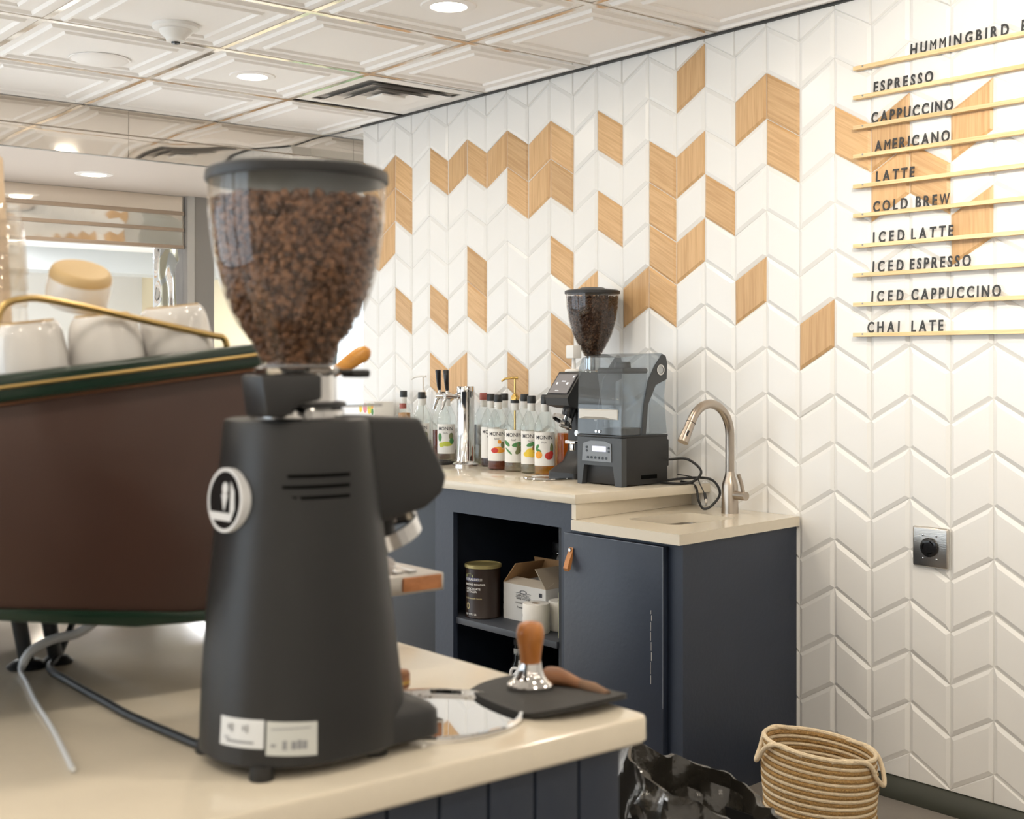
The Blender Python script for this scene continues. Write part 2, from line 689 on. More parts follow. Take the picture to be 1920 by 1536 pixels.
TRIM_DARK = mat('dark_green_grey_trim', (0.045, 0.048, 0.036), 0.5)
mb = MB().prism([(WALL + 0.006, 0), (WALL - 0.030, 0), (WALL - 0.030, 0.012), (WALL - 0.014, 0.05), (WALL + 0.006, 0.062)], 'x', -2.70, XR)
struct('baseboard_back', mb, TRIM_DARK, 'dark green grey base trim under the tile wall')
struct('trim_1', MB().box(-5.347, XR, WALL - 0.012, WALL + 0.006, CEIL - 0.008, CEIL), mat('dark_shadow_gap', (0.05, 0.05, 0.05), 0.6), 'thin dark edge where tiles meet the ceiling')

# ------------------------------------------------------------------ ceiling grid
GX, GY, GS = -5.0137, 2.1939, 0.6466
ceil = struct('ceiling', MB().box(-6.82, XR, YF, SIDEY, CEIL + 0.012, CEIL + 0.06), CEIL_WHITE, 'white embossed panel ceiling on a chrome grid')
xn = [FASC] + [GX + GS * i for i in range(0, 12)] + [XR]
yn = [YF] + [GY + GS * i for i in range(-8, 3)]
yn = sorted([y for y in yn if y < WALL - 0.02] + [WALL])


def ceil_tile(w, h):
    key = ('ct', round(w, 3), round(h, 3))
    if key in meshcache:
        return meshcache[key]
    ins = [(0, 0), (0.038, 0), (0.046, -0.010), (0.056, -0.010), (0.064, 0), (0.108, 0), (0.115, -0.008), (0.124, -0.008), (0.131, 0)]
    rings = []
    for d, z in ins:
        a, b = max(0.01, w / 2 - d), max(0.01, h / 2 - d)
        rings.append([(-a, -b, z), (a, -b, z), (a, b, z), (-a, b, z)])
    mb = MB().loft(rings, cap=False)
    n = len(mb.v)
    mb.f.append((n - 4, n - 3, n - 2, n - 1))
    meshcache[key] = mb.mesh('ceiling_tile', CEIL_WHITE, 20)
    return meshcache[key]


VENT = (GX, GX + GS, GY + GS, WALL)
for i in range(len(xn) - 1):
    for j in range(len(yn) - 1):
        x0, x1, y0, y1 = xn[i], xn[i + 1], yn[j], yn[j + 1]
        if abs(x0 - VENT[0]) < 0.01 and abs(y0 - VENT[2]) < 0.01:
            continue
        if x1 - x0 < 0.05 or y1 - y0 < 0.05:
            continue
        link('ceiling_tile', ceil_tile(x1 - x0 - 0.004, y1 - y0 - 0.004), ceil, ((x0 + x1) / 2, (y0 + y1) / 2, CEIL))
# ceiling over the passage beyond the end of the tile wall
link('ceiling_tile', ceil_tile(0.33, 0.63), ceil, (-5.51, WALL + 0.34, CEIL))
for x in xn[1:-1]:
    MB().box(x - 0.012, x + 0.012, YF, WALL, CEIL - 0.004, CEIL + 0.002).build('grid_bar', TBAR, ceil)
for y in yn[1:-1]:
    for a, b in zip(xn[:-1], xn[1:]):
        MB().box(a + 0.012, b - 0.012, y - 0.010, y + 0.010, CEIL - 0.003, CEIL + 0.002).build('grid_bar', TBAR, ceil)

# four-way air diffuser in one ceiling panel
v = thing('air_vent', 'square four-way ceiling air vent beside the tile wall', 'vent', ((VENT[0] + VENT[1]) / 2, (VENT[2] + VENT[3]) / 2 - 0.005, CEIL))
hw = 0.29
VENTW = mat('vent_white', (0.88, 0.86, 0.83), 0.5)


def sq_frame(a, b, z0, z1, t=0.004):
    return MB().loft([[(-a, -a, z0), (a, -a, z0), (a, a, z0), (-a, a, z0)], [(-b, -b, z1), (b, -b, z1), (b, b, z1), (-b, b, z1)],
                      [(-b, -b, z1 + t), (b, -b, z1 + t), (b, b, z1 + t), (-b, b, z1 + t)], [(-a, -a, z0 + t), (a, -a, z0 + t), (a, a, z0 + t), (-a, a, z0 + t)]], cap=False)


sq_frame(hw, 0.235, 0.0, -0.002).build('rim', VENTW, v)
sq_frame(0.205, 0.16, -0.012, 0.008).build('vane', VENTW, v)
sq_frame(0.135, 0.09, -0.012, 0.008).build('vane', VENTW, v)
MB().bev(-0.06, 0.06, -0.06, 0.06, -0.012, -0.004, 0.002).build('centre_plate', VENTW, v)
MB().box(-0.235, 0.235, -0.235, 0.235, 0.009, 0.0115).build('duct_back', mat('duct_grey', (0.50, 0.47, 0.44), 0.7), v)

# recessed downlights
lamp0 = None
for n, (x, y) in enumerate(LAMP_SPOTS):
    if n == 0:
        lab = 'round lit downlight in the ceiling nearest the air vent'
    elif n == 1:
        lab = 'round lit downlight at the top edge above the oak tiles'
    else:
        lab = 'round recessed ceiling downlight farther back in the room'
    if lamp0 is None:
        lamp0 = thing('downlight', lab, 'downlight', (x, y, CEIL), 0, 'recessed ceiling downlights')
        MB().lathe([(0.058, -0.001), (0.060, -0.006), (0.088, -0.004), (0.092, 0.0)], 36, caps=False).build('trim_ring', CEIL_WHITE, lamp0)
        MB().lathe([(0.0, -0.0035), (0.058, -0.0035)], 36, caps=False).build('lens', LIGHT_ON, lamp0)
        t = lamp0
    else:
        t = copy_tree(lamp0)
        t.location = (x, y, CEIL)
        t['label'] = lab
    l = bpy.data.lights.new('downlight_lamp', 'AREA')
    l.shape = 'DISK'
    l.size = 0.11
    l.energy = LAMP_W
    l.color = (1.0, 0.88, 0.72)
    lo = bpy.data.objects.new('downlight_lamp', l)
    lo.location = (0, 0, -0.012)
    lo.parent = t
    COL.objects.link(lo)

# sprinkler and flush speaker cover
s = thing('smoke_detector', 'white stepped smoke detector with a dark tip on the ceiling', 'smoke detector', (-4.165, 1.925, CEIL))
MB().lathe([(0.078, 0.0), (0.078, -0.012), (0.070, -0.016), (0.058, -0.018)], 32).build('base_plate', WHITE_PLASTIC, s)
MB().lathe([(0.056, -0.016), (0.052, -0.03), (0.034, -0.045), (0.032, -0.055), (0.020, -0.058)], 32).build('sensor_cone', WHITE_PLASTIC, s)
MB().lathe([(0.016, -0.055), (0.014, -0.064), (0.0, -0.066)], 20).build('tip', BLACK_GLOSS, s)
s = thing('ceiling_cover', 'flat round white cover plate on the ceiling left of the smoke detector', 'cover plate', (-4.805, 1.915, CEIL))
MB().lathe([(0.105, -0.001), (0.105, -0.004), (0.098, -0.008), (0.0, -0.009)], 40).build('plate', CEIL_WHITE, s)
MB().lathe([(0.105, -0.001), (0.112, -0.001), (0.112, -0.005), (0.105, -0.004)], 40, caps=False).build('ring', CEIL_WHITE, s)

# unseen ceiling spotlight added to brighten the upper right of the menu wall
ts = thing('spotlight', 'white ceiling spotlight added out of view to brighten the menu rails', 'spotlight', (-1.15, 1.95, CEIL))
aim = (Vector((-1.70, WALL, 1.95)) - Vector((-1.15, 1.95, CEIL - 0.10))).normalized()
MB().lathe([(0.05, 0.0), (0.05, -0.015), (0.012, -0.018), (0.010, -0.07)], 28).build('mount', WHITE_PLASTIC, ts)
AM = Matrix.Translation((0, 0, -0.10)) @ aim.to_track_quat('Z', 'Y').to_matrix().to_4x4()
MB().lathe([(0.030, -0.06), (0.040, -0.05), (0.042, 0.055), (0.038, 0.055), (0.036, 0.04)], 28, AM).build('lamp_can', WHITE_PLASTIC, ts)
l = bpy.data.lights.new('spot_lamp', 'SPOT')
l.energy = SPOT_W
l.color = (1.0, 0.93, 0.82)
l.spot_size = R(95)
l.spot_blend = 1.0
l.shadow_soft_size = 0.035
lo = bpy.data.objects.new('spot_lamp', l)
lo.parent = ts
lo.location = Vector((0, 0, -0.10)) + aim * 0.06
lo.rotation_euler = (-aim).to_track_quat('Z', 'Y').to_euler()
COL.objects.link(lo)

# ------------------------------------------------------------------ mirrored fascia, soffit, dining room behind
SEAM = mat('tan_seam', (0.42, 0.36, 0.30), 0.5)
FMIR = wavy_mirror('wavy_chrome_fascia', (0.78, 0.72, 0.65), 0.04, 0.35, (1, 1.3, 3.0))
fas = struct('trim_2', MB().box(FASC - 0.02, FASC, YF, WALL + 1.6, 2.258, 2.262), GREYMETAL, 'mirrored chrome fascia hanging below the ceiling edge')
for n, y0 in enumerate([YF, -2.4, -1.2, 0.0, 1.2, 2.4, 3.6]):
    y1 = min(y0 + 1.2, WALL + 1.6)
    MB().box(FASC - 0.012, FASC - 0.002, y0 + 0.001, y1 - 0.001, 2.366, CEIL - 0.003).build('mirror_panel', FMIR, fas)
    MB().box(FASC - 0.012, FASC - 0.004, y0 + 0.001, y1 - 0.001, 2.262, 2.363).build('mirror_panel', FMIR, fas, rot=(0, 0, 0))
MB().box(FASC - 0.004, FASC + 0.003, YF, WALL + 1.6, 2.3625, 2.3665).build('seam_strip', SEAM, fas)
SOFF = mat('beige_soffit', (0.66, 0.59, 0.53), 0.6)
struct('trim_3', MB().box(-6.776, FASC - 0.02, YF, SIDEY, 2.258, 2.30), SOFF, 'smooth beige soffit beyond the mirrored fascia')
t = copy_tree(lamp0)
for ch in list(t.children):
    if ch.type == 'LIGHT':
        COL.objects.unlink(ch)
        bpy.data.objects.remove(ch)
t.location = (-6.249, 2.46, 2.258)
t['label'] = 'round lit downlight in the smooth beige soffit'
l = bpy.data.lights.new('downlight_lamp', 'AREA')
l.shape = 'DISK'
l.size = 0.11
l.energy = LAMP_W * 0.6
l.color = (1.0, 0.88, 0.72)
lo = bpy.data.objects.new('downlight_lamp', l)
lo.location = (0, 0, -0.012)
lo.parent = t
COL.objects.link(lo)

# second fascia: mirror with tan battens
TAN = mat('tan_batten', (0.46, 0.36, 0.28), 0.35)
FMIR2 = wavy_mirror('warm_mirror_band', (0.86, 0.80, 0.72), 0.05, 0.12, (1, 2.0, 6.0))
fas2 = struct('trim_4', MB().box(-6.80, -6.776, YF, 3.18, 1.965, 2.258), GREYMETAL, 'slatted mirrored band over the dining room opening')
for z0, z1 in ((2.172, 2.256), (2.080, 2.150), (1.985, 2.060)):
    MB().box(-6.776, -6.771, YF, 3.175, z0, z1).build('mirror_strip', FMIR2, fas2)
for z0, z1 in ((2.150, 2.172), (2.060, 2.080), (1.965, 1.985)):
    MB().bev(-6.776, -6.758, YF, 3.175, z0, z1, 0.003).build('batten', TAN, fas2)
col = struct('trim_5', MB().box(-6.86, -6.74, 3.182, 3.345, 0, 2.258), mat('grey_column', (0.30, 0.28, 0.26), 0.45), 'grey square column at the dining room opening')
MB().box(-6.739, -6.735, 3.184, 3.225, 0, 2.258).build('lighter_face_strip', mat('lighter_face_grey', (0.55, 0.53, 0.50), 0.4), col)  # lighter left face of the column, painted as a paler strip
struct('trim_6', MB().box(-6.80, -6.785, 3.01, 3.178, 0.0, 1.963), wavy_mirror('crumpled_mirror', (0.88, 0.9, 0.93), 0.05, 0.9, (3, 9.0, 4.0)), 'rippled mirror strip beside the grey column')
struct('trim_7', MB().box(FARX, -6.80, YF, SIDEY, 2.47, 2.52), CEIL_WHITE, 'white ceiling of the dining room')
for n in range(7):
    x = -7.9 - n * 1.0
    MB().box(x - 0.02, x + 0.02, YF, SIDEY, 2.464, 2.471).build('ceiling_rib', GREYMETAL, bpy.data.objects['trim_7'])
struct('trim_8', MB().box(-13.2, -12.7, YF, SIDEY, 2.25, 2.47), mat('pale_grey_beam', (0.55, 0.57, 0.58), 0.6), 'pale grey beam across the dining room ceiling')
dw = struct('window_20', MB().box(FARX, FARX + 0.05, 3.35, 4.55, 0.95, 1.0).box(FARX, FARX + 0.05, 3.35, 4.55, 1.85, 1.9).box(FARX, FARX + 0.05, 3.35, 3.4, 1.0, 1.85).box(FARX, FARX + 0.05, 4.5, 4.55, 1.0, 1.85), FRAME, 'dark framed far window')
MB().box(FARX + 0.005, FARX + 0.012, 3.4, 4.5, 1.0, 1.85).build('pane', mat('bright_pane', (0.9, 0.95, 1), 0.3, emit=((0.85, 0.93, 1.0), 3.0)), dw)

PANEL_ON = mat('panel_glow', (1, 1, 1), 0.5, emit=((0.95, 0.97, 1.0), 4.0))  # ceiling panels added to brighten the dining room
pn0 = None
for n, (x, y) in enumerate([(-8.4, 0.2), (-8.4, 2.6), (-8.4, 4.8), (-10.6, 0.2), (-10.6, 2.6), (-10.6, 4.8), (-12.0, 1.4), (-12.0, 3.8)]):
    lab = 'square white ceiling light panel added to brighten the dining room beyond'
    if pn0 is None:
        t = pn0 = thing('added_light_panel', lab, 'ceiling light', (x, y, 2.4695), 0, 'light panels added to the dining room ceiling')
        sq_frame(0.31, 0.29, 0.0, -0.006).build('frame', WHITE_PLASTIC, t)
        MB().box(-0.29, 0.29, -0.29, 0.29, -0.004, -0.001).build('diffuser', PANEL_ON, t)
    else:
        t = copy_tree(pn0)
        t.location = (x, y, 2.4695)
    l = bpy.data.lights.new('added_panel_lamp', 'AREA')
    l.shape = 'SQUARE'
    l.size = 0.56
    l.energy = PANEL_W
    l.color = (0.97, 0.98, 1.0)
    lo = bpy.data.objects.new('added_panel_lamp', l)
    lo.location = (0, 0, -0.012)
    lo.parent = t
    COL.objects.link(lo)

# shrubs outside the dining room windows
LEAF = mat('garden_leaf', (0.12, 0.26, 0.06), 0.6, var=0.4, vscale=3)
for n, (x, y, r) in enumerate([(-11.6, 7.9, 0.65), (-9.9, 8.2, 0.7), (-8.2, 7.8, 0.65)]):
    mb = MB()
    rr = random.Random(n)
    for i in range(900):
        a, e = rr.uniform(0, 2 * PI), rr.uniform(-0.3, 1.5)
        q = r * rr.uniform(0.55, 1.0)
        c = Vector((q * math.cos(a) * math.cos(e), q * math.sin(a) * math.cos(e), 0.35 + q * 1.1 * math.sin(e)))
        M = Matrix.Translation(c) @ Euler((rr.uniform(0, 6), rr.uniform(0, 6), rr.uniform(0, 6))).to_matrix().to_4x4()
        mb.add([(-0.09, 0, 0), (0, -0.04, 0.01), (0.09, 0, 0), (0, 0.04, 0.01)], [(0, 1, 2, 3)], M)
    t = thing('shrub', ['leafy green shrub outside the farther dining room window', 'large leafy green shrub outside between the dining room windows', 'leafy green shrub outside the nearer dining room window'][n], 'shrub', (x, y, 0))
    mb.build('foliage', LEAF, t, smooth=0)
    MB().cyl((0, 0, 0), (0, 0, 0.7), 0.04, 0.02).build('stem', mat('bark', (0.1, 0.07, 0.05), 0.9), t)
struct('ground', MB().box(FARX - 4, XR + 2, SIDEY + 0.1, SIDEY + 6, -0.1, -0.02), mat('lawn', (0.14, 0.22, 0.08), 0.9, var=0.3), 'grass outside')
# cupboard wall unit beyond the end of the tile wall
t = thing('wall_cabinet', 'white panelled unit with orange wood base beyond the tile wall end', 'cabinet', (-6.62, 4.25, 0))
MB().box(-0.4, 0.4, -0.02, 0.4, 0.0, 0.98).build('base', mat('orange_wood', (0.50, 0.22, 0.07), 0.4), t)
MB().box(-0.4, 0.4, 0.0, 0.4, 1.0, 1.32).build('panel', WHITE_PLASTIC, t)
MB().box(0.33, 0.39, -0.03, 0.0, 0.98, 1.9).build('post', GREYMETAL, t)

# ------------------------------------------------------------------ back counter
ZU, ZL = 0.906, 0.825
CF = 2.82                                   # cabinet face plane
base = thing('open_base_cabinet', 'navy open base cabinet with a shelf under the raised worktop', 'cabinet', (0, 0, 0))
MB().box(-3.896, -3.785, CF, CF + 0.02, 0.0, 0.8735).build('stile', NAVY, base)
MB().box(-3.194, -3.147, CF, CF + 0.02, 0.0, 0.8735).box(-3.147, -3.124, CF, CF + 0.02, 0.7935, 0.8735).build('stile', NAVY, base)
MB().box(-3.785, -3.194, CF, CF + 0.02, 0.789, 0.8735).build('top_rail', NAVY, base)
MB().box(-3.785, -3.194, CF + 0.004, CF + 0.02, 0.0, 0.10).build('kick_rail', NAVY, base)
MB().box(-3.90, -3.88, CF + 0.02, WALL - 0.02, 0.0, 0.8735).build('side_panel', NAVY, base)
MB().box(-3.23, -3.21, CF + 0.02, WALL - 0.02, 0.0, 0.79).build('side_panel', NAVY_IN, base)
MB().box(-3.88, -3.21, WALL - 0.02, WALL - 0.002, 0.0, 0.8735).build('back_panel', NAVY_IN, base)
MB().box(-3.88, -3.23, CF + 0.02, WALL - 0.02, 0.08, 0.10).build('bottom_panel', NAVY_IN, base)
MB().bev(-3.88, -3.231, CF + 0.012, WALL - 0.02, 0.385, 0.408, 0.002).build('shelf', mat('navy_shelf', (0.05, 0.056, 0.07), 0.5, var=0.15), base)

fr = thing('undercounter_fridge', 'dark recessed undercounter unit left of the open navy cabinet', 'fridge', (0, 0, 0))
MB().box(-5.15, -3.905, CF + 0.10, WALL - 0.01, 0.03, 0.872).build('body', NAVY_IN, fr)
MB().bev(-5.14, -4.53, CF + 0.07, CF + 0.10, 0.06, 0.82, 0.004).build('door', mat('dark_blue_door', (0.008, 0.011, 0.017), 0.4), fr)
MB().bev(-4.51, -3.92, CF + 0.07, CF + 0.10, 0.06, 0.82, 0.004).build('door', MATS['dark_blue_door'], fr)
MB().box(-5.13, -3.92, CF + 0.06, CF + 0.07, 0.824, 0.832).build('hinge_strip', STEEL, fr)

low = thing('sink_cabinet', 'navy sink cabinet with one door at the end of the back counter', 'cabinet', (0, 0, 0))
MB().prism([(-3.145, CF), (-2.700, CF), (-2.785, WALL - 0.003), (-3.145, WALL - 0.003)], 'z', 0.0, 0.60).prism([(-3.145, CF), (-2.700, CF), (-2.700, CF + 0.02), (-3.145, CF + 0.02)], 'z', 0.60, 0.7925).build('body', NAVY, low)
MB().prism([(-2.700, CF - 0.004), (-2.650, CF - 0.004), (-2.725, WALL - 0.001), (-2.775, WALL - 0.001)], 'z', 0.0, 0.7925).build('end_panel', NAVY, low)
MB().bev(-3.155, -2.712, CF - 0.024, CF - 0.003, 0.02, 0.780, 0.002).build('door', NAVY, low)
door = low.children[-1]
SCRATCH = mat('bare_scratch', (0.55, 0.53, 0.5), 0.8)
mb = MB()
zz = [0.585, 0.57, 0.55, 0.52, 0.49, 0.46, 0.43, 0.39, 0.36]
for i in range(len(zz) - 1):
    x = -2.762 + 0.002 * math.sin(i * 1.7)
    mb.box(x, x + 0.0012 + 0.0008 * (i % 2), CF - 0.0248, CF - 0.0242, zz[i + 1] + 0.004, zz[i])
mb.build('paint_scratch', SCRATCH, door)
mb = MB()
mb.box(-3.155, -2.712, CF - 0.0246, CF - 0.0240, 0.7785, 0.7800)
mb.box(-2.7128, -2.7115, CF - 0.0246, CF - 0.0240, 0.30, 0.780)
mb.build('worn_edge', mat('worn_blue_edge', (0.25, 0.28, 0.33), 0.7), door)
LEATHER = mat('tan_leather', (0.52, 0.22, 0.07), 0.55, bump=0.2, bscale=200)
# folded leather pull, hanging out and down from a screw
pull = []
for s_, y_ in ((0.0, 0.0), (0.012, -0.006), (0.03, -0.018), (0.048, -0.026), (0.055, -0.020), (0.050, -0.012), (0.03, -0.004), (0.012, -0.001)):
    pull.append((y_ + CF - 0.025, 0.735 - s_ * 1.35))
mb = MB()
outl = pull
rings = [[(-3.118 - 0.010, p[0], p[1]) for p in outl], [(-3.118 + 0.010, p[0], p[1]) for p in outl]]
mb.loft(rings)
mb.build('leather_pull', LEATHER, door)
MB().cyl((-3.118, CF - 0.025, 0.728), (-3.118, CF - 0.034, 0.728), 0.006).build('pull_screw', STEEL, door)

top = MB().bev(-5.2, -3.10, 2.795, WALL - 0.002, ZU - 0.032, ZU, 0.004)
tag(top.build('raised_worktop', QUARTZ), 'raised cream stone worktop along the tile wall holding the syrup bottles', 'worktop')
rs = MB().prism([(-3.122, 2.80), (-3.102, 2.80), (-3.19, WALL - 0.003), (-3.21, WALL - 0.003)], 'z', ZL + 0.0005, ZU - 0.0325)
tag(rs.build('worktop_riser', QUARTZ), 'short cream stone riser between the raised and the lower worktop', 'riser')
# lower worktop with a cut-out for the sink
SX0, SX1, SY0, SY1 = -3.02, -2.80, 2.94, 3.235
bm = bmesh.new()
outer = [(-3.108, 2.785), (-2.635, 2.785), (-2.712, WALL - 0.002), (-3.199, WALL - 0.002)]
inner = rrect(SX0, SX1, SY0, SY1, 0.03, 4)
mb = MB()
# build the ring by bridging outer and inner at corner indices
n_in = len(inner)
for z in (ZL, ZL - 0.032):
    pass
q = n_in // 4
ang = [(inner[i][0] - (SX0 + SX1) / 2, inner[i][1] - (SY0 + SY1) / 2) for i in range(n_in)]
out_order = [outer[2], outer[3], outer[0], outer[1]]       # matching inner corner order: ++, -+, --, +-
vs, fs = [], []
for z in (ZL, ZL - 0.032):
    vs += [(p[0], p[1], z) for p in inner] + [(p[0], p[1], z) for p in out_order]
N = n_in + 4
for L in (0, 1):
    o = L * N
    for c in range(4):
        s0 = c * q
        for i in range(q - 1):
            fs.append((o + s0 + i, o + s0 + i + 1, o + n_in + c))
        fs.append((o + s0 + q - 1, o + (s0 + q) % n_in, o + n_in + (c + 1) % 4, o + n_in + c))
for i in range(n_in):
    j = (i + 1) % n_in
    fs.append((i, j, j + N, i + N))
for c in range(4):
    d = (c + 1) % 4
    fs.append((n_in + c, n_in + d, n_in + d + N, n_in + c + N))
bm.free()
tag(MB().add(vs, fs).build('sink_worktop', QUARTZ, smooth=30), 'lower cream stone worktop with the small sink cut into it', 'worktop')
sk = thing('bar_sink', 'small undermounted steel bar sink in the lower worktop', 'sink', ((SX0 + SX1) / 2, (SY0 + SY1) / 2, ZL - 0.033))
a, b = (SX1 - SX0) / 2 + 0.006, (SY1 - SY0) / 2 + 0.006
mb = MB()
rings = [[(p[0], p[1], z) for p in rrect(-a * s, a * s, -b * s, b * s, 0.03, 4)] for z, s in ((0, 1.08), (0, 1.0), (-0.12, 0.95), (-0.13, 0.88), (-0.132, 0.2))]
mb.loft(rings, cap=False)
mb.f.append(tuple(range(len(mb.v) - 24, len(mb.v))))
mb.build('basin', STEEL, sk)
MB().lathe([(0.022, -0.131), (0.022, -0.129), (0.010, -0.131)], 20).build('drain', CHROME, sk)

# faucet
fx, fy = -2.915, 3.325
fc = thing('kitchen_faucet', 'brushed nickel gooseneck faucet with side lever behind the small sink', 'faucet', (fx, fy, ZL))
MB().lathe([(0.029, 0), (0.0285, 0.004), (0.027, 0.095), (0.024, 0.105), (0.0175, 0.125), (0.0150, 0.14)], 28).build('body', NICKEL, fc)
pts = [(0, 0, 0.13), (0, 0, 0.20), (0, 0, 0.262)]
for i in range(1, 15):
    a = PI * i / 16.5
    pts.append((0, -0.100 + 0.100 * math.cos(a), 0.262 + 0.105 * math.sin(a)))
MB().tube(pts, 0.0150, 16).build('gooseneck', NICKEL, fc)
e = Vector(pts[-1])
dd = (Vector(pts[-1]) - Vector(pts[-2])).normalized()
MB().tube([e, e + dd * 0.03, e + dd * 0.075], [0.0153, 0.0158, 0.0185], 18).build('spray_head', NICKEL, fc)
MB().tube([e + dd * 0.002, e + dd * 0.004], 0.0158, 18).build('joint_ring', DARK, fc)
pb = e + dd * 0.035 + Vector((0.012, -0.007, 0.002))
MB().tube([pb, pb + dd * 0.018], 0.0045, 8).build('spray_button', BLACK_PLASTIC, fc)
MB().cyl((0.015, 0, 0.062), (0.074, -0.004, 0.062), 0.0145, 0.0145, 20).build('valve_arm', NICKEL, fc)
MB().tube([(0.062, -0.004, 0.070), (0.058, -0.010, 0.105), (0.052, -0.018, 0.135)], [0.0065, 0.0062, 0.0068], 12).build('lever', NICKEL, fc)

# wall outlet
ot = thing('power_outlet', 'square steel wall plate with a black round power socket', 'outlet', (-2.220, WALL - 0.002, 0.777))
MB().bev(-0.060, 0.060, -0.012, 0.002, -0.060, 0.060, 0.006, 3).build('cover_plate', STEEL, ot)
MB().lathe([(0.029, 0.0), (0.029, 0.006), (0.026, 0.008), (0.012, 0.0085), (0.0, 0.0085)], 32, Matrix.Translation((0, -0.012, 0)) @ Matrix.Rotation(R(90), 4, 'X')).build('socket', BLACK_GLOSS, ot)
for k in range(3):
    a = k * 2 * PI / 3 + 0.4
    MB().lathe([(0.017, 0.009), (0.0205, 0.009)], 6, Matrix.Translation((0, -0.0125, 0)) @ Matrix.Rotation(R(90), 4, 'X'), caps=False, a0=a, a1=a + 0.9).build('contact_slot', DARK, ot)
for sx in (-1, 1):
    for sz in (-1, 1):
        MB().lathe([(0.0035, 0), (0.003, 0.0015), (0, 0.002)], 10, Matrix.Translation((sx * 0.023, -0.012, sz * 0.035)) @ Matrix.Rotation(R(90), 4, 'X')).build('plate_screw', CHROME, ot)

# ------------------------------------------------------------------ menu rails and letters
RAILW = wood('pale_pine', (0.72, 0.50, 0.25), (0.86, 0.66, 0.38), R(90), 0.7)
LETTER = mat('charcoal_letter', (0.035, 0.036, 0.037), 0.5)
MENU = [(2.250, [('HUMMINGBIRD', -2.286, -1.966), ('E', -1.928, -1.902)], 'title'),
        (2.158, [('ESPRESSO', -2.417, -2.209)], 'ESPRESSO'),
        (2.064, [('CAPPUCCINO', -2.425, -2.142)], 'CAPPUCCINO'),
        (1.974, [('AMERICANO', -2.413, -2.154)], 'AMERICANO'),
        (1.880, [('LATTE', -2.409, -2.273)], 'LATTE'),
        (1.788, [('COLD', -2.419, -2.296), ('BREW', -2.268, -2.154)], 'COLD BREW'),
        (1.693, [('ICED', -2.419, -2.307), ('LATTE', -2.283, -2.142)], 'ICED LATTE'),
        (1.602, [('ICED', -2.421, -2.311), ('ESPRESSO', -2.288, -2.085)], 'ICED ESPRESSO'),
        (1.510, [('ICED', -2.425, -2.311), ('CAPPUCCINO', -2.283, -1.990)], 'ICED CAPPUCCINO'),
        (1.415, [('CHAI', -2.440, -2.325), ('LATE', -2.283, -2.175)], 'CHAI LATE')]
ORD = ['first', 'second', 'third', 'fourth', 'fifth', 'sixth', 'seventh', 'eighth', 'ninth', 'tenth', 'eleventh', 'twelfth', 'thirteenth', 'fourteenth']
lettercache = {}
for n, (z, words, nm) in enumerate(MENU):
    if n == 0:
        lab = 'topmost pale wood menu rail on the tile wall'
    else:
        lab = 'pale wood menu rail under the word%s %s' % ('s' if ' ' in nm else '', nm)
    rl = thing('menu_rail', lab, 'rail', (-2.488, WALL, z), 0, 'menu rails on the tile wall')
    mb = MB().prism([(0.0, -0.006), (-0.022, -0.006), (-0.022, 0.006), (0.0, 0.006)], 'x', 0.0, 1.30)
    mb.build('strip', RAILW, rl)
    for sx in (0.036, 0.62, 1.24):
        MB().cyl((sx, -0.0215, 0.002), (sx, -0.0232, 0.002), 0.003, seg=10).build('rail_screw', GREYMETAL, rl)
    idx = 0
    for wd, xa, xb in words:
        ws = []
        for ch in wd:
            if ch not in lettercache:
                me = text_mesh(ch, 0.0475, 0.0012, LETTER, bold=0.0 if ch in 'MW' else 0.0010)
                xform(me, Matrix.Scale(0.74 if ch not in 'MW' else 0.66, 4, (1, 0, 0)))
                xs_ = [v.co.x for v in me.vertices]
                x0, x1 = min(xs_), max(xs_)
                xform(me, Matrix.Rotation(R(90), 4, 'X') @ Matrix.Translation((-(x0 + x1) / 2, 0, 0)))
                lettercache[ch] = (me, x1 - x0)
            ws.append(lettercache[ch][1])
        gap = ((xb - xa) - sum(ws)) / max(1, len(wd) - 1)
        x = xa
        for i, ch in enumerate(wd):
            x += ws[i] / 2
            o = link('menu_letter', lettercache[ch][0], None, (x, WALL - 0.014, z + 0.0065), (R(-4 + rnd.uniform(-1.5, 1.5)), R(rnd.uniform(-1, 1)), 0))
            where = 'the top title line' if n == 0 else nm
            tag(o, 'charcoal letter %s, %s letter of %s on its menu rail' % (ch, ORD[idx], where), 'letter', 'menu letters')
            x += ws[i] / 2 + gap
            idx += 1

# ------------------------------------------------------------------ syrup bottles
CAPB = mat('black_cap', (0.015, 0.017, 0.018), 0.4)
LABELW = mat('label_white', (0.84, 0.83, 0.80), 0.6)
INK = mat('label_ink', (0.03, 0.03, 0.04), 0.6)
FOILW = mat('neck_foil', (0.75, 0.74, 0.72), 0.45)
LIQ = {'amber': clear('amber_syrup', (0.75, 0.33, 0.07), haze=0.25, hazecol=(0.55, 0.20, 0.03)), 'red': clear('red_brown_syrup', (0.45, 0.12, 0.05), haze=0.35, hazecol=(0.30, 0.07, 0.02)),
       'clear': clear('clear_syrup', (0.86, 0.84, 0.76), haze=0.1, hazecol=(0.7, 0.66, 0.55)), 'gold': clear('golden_syrup', (0.9, 0.58, 0.12), haze=0.25, hazecol=(0.7, 0.40, 0.06)),
       'dark': clear('dark_syrup', (0.12, 0.05, 0.03), haze=0.5, hazecol=(0.08, 0.03, 0.02))}
COLR = {'orange': (0.85, 0.36, 0.04), 'red': (0.62, 0.05, 0.04), 'green': (0.07, 0.25, 0.08), 'yellow': (0.85, 0.62, 0.06), 'lime': (0.55, 0.60, 0.08), 'brown': (0.25, 0.13, 0.06), 'pink': (0.75, 0.25, 0.30), 'olive': (0.20, 0.22, 0.10)}
BR = 0.0415


def ink(c):
    return mat('print_' + c, COLR[c], 0.6)


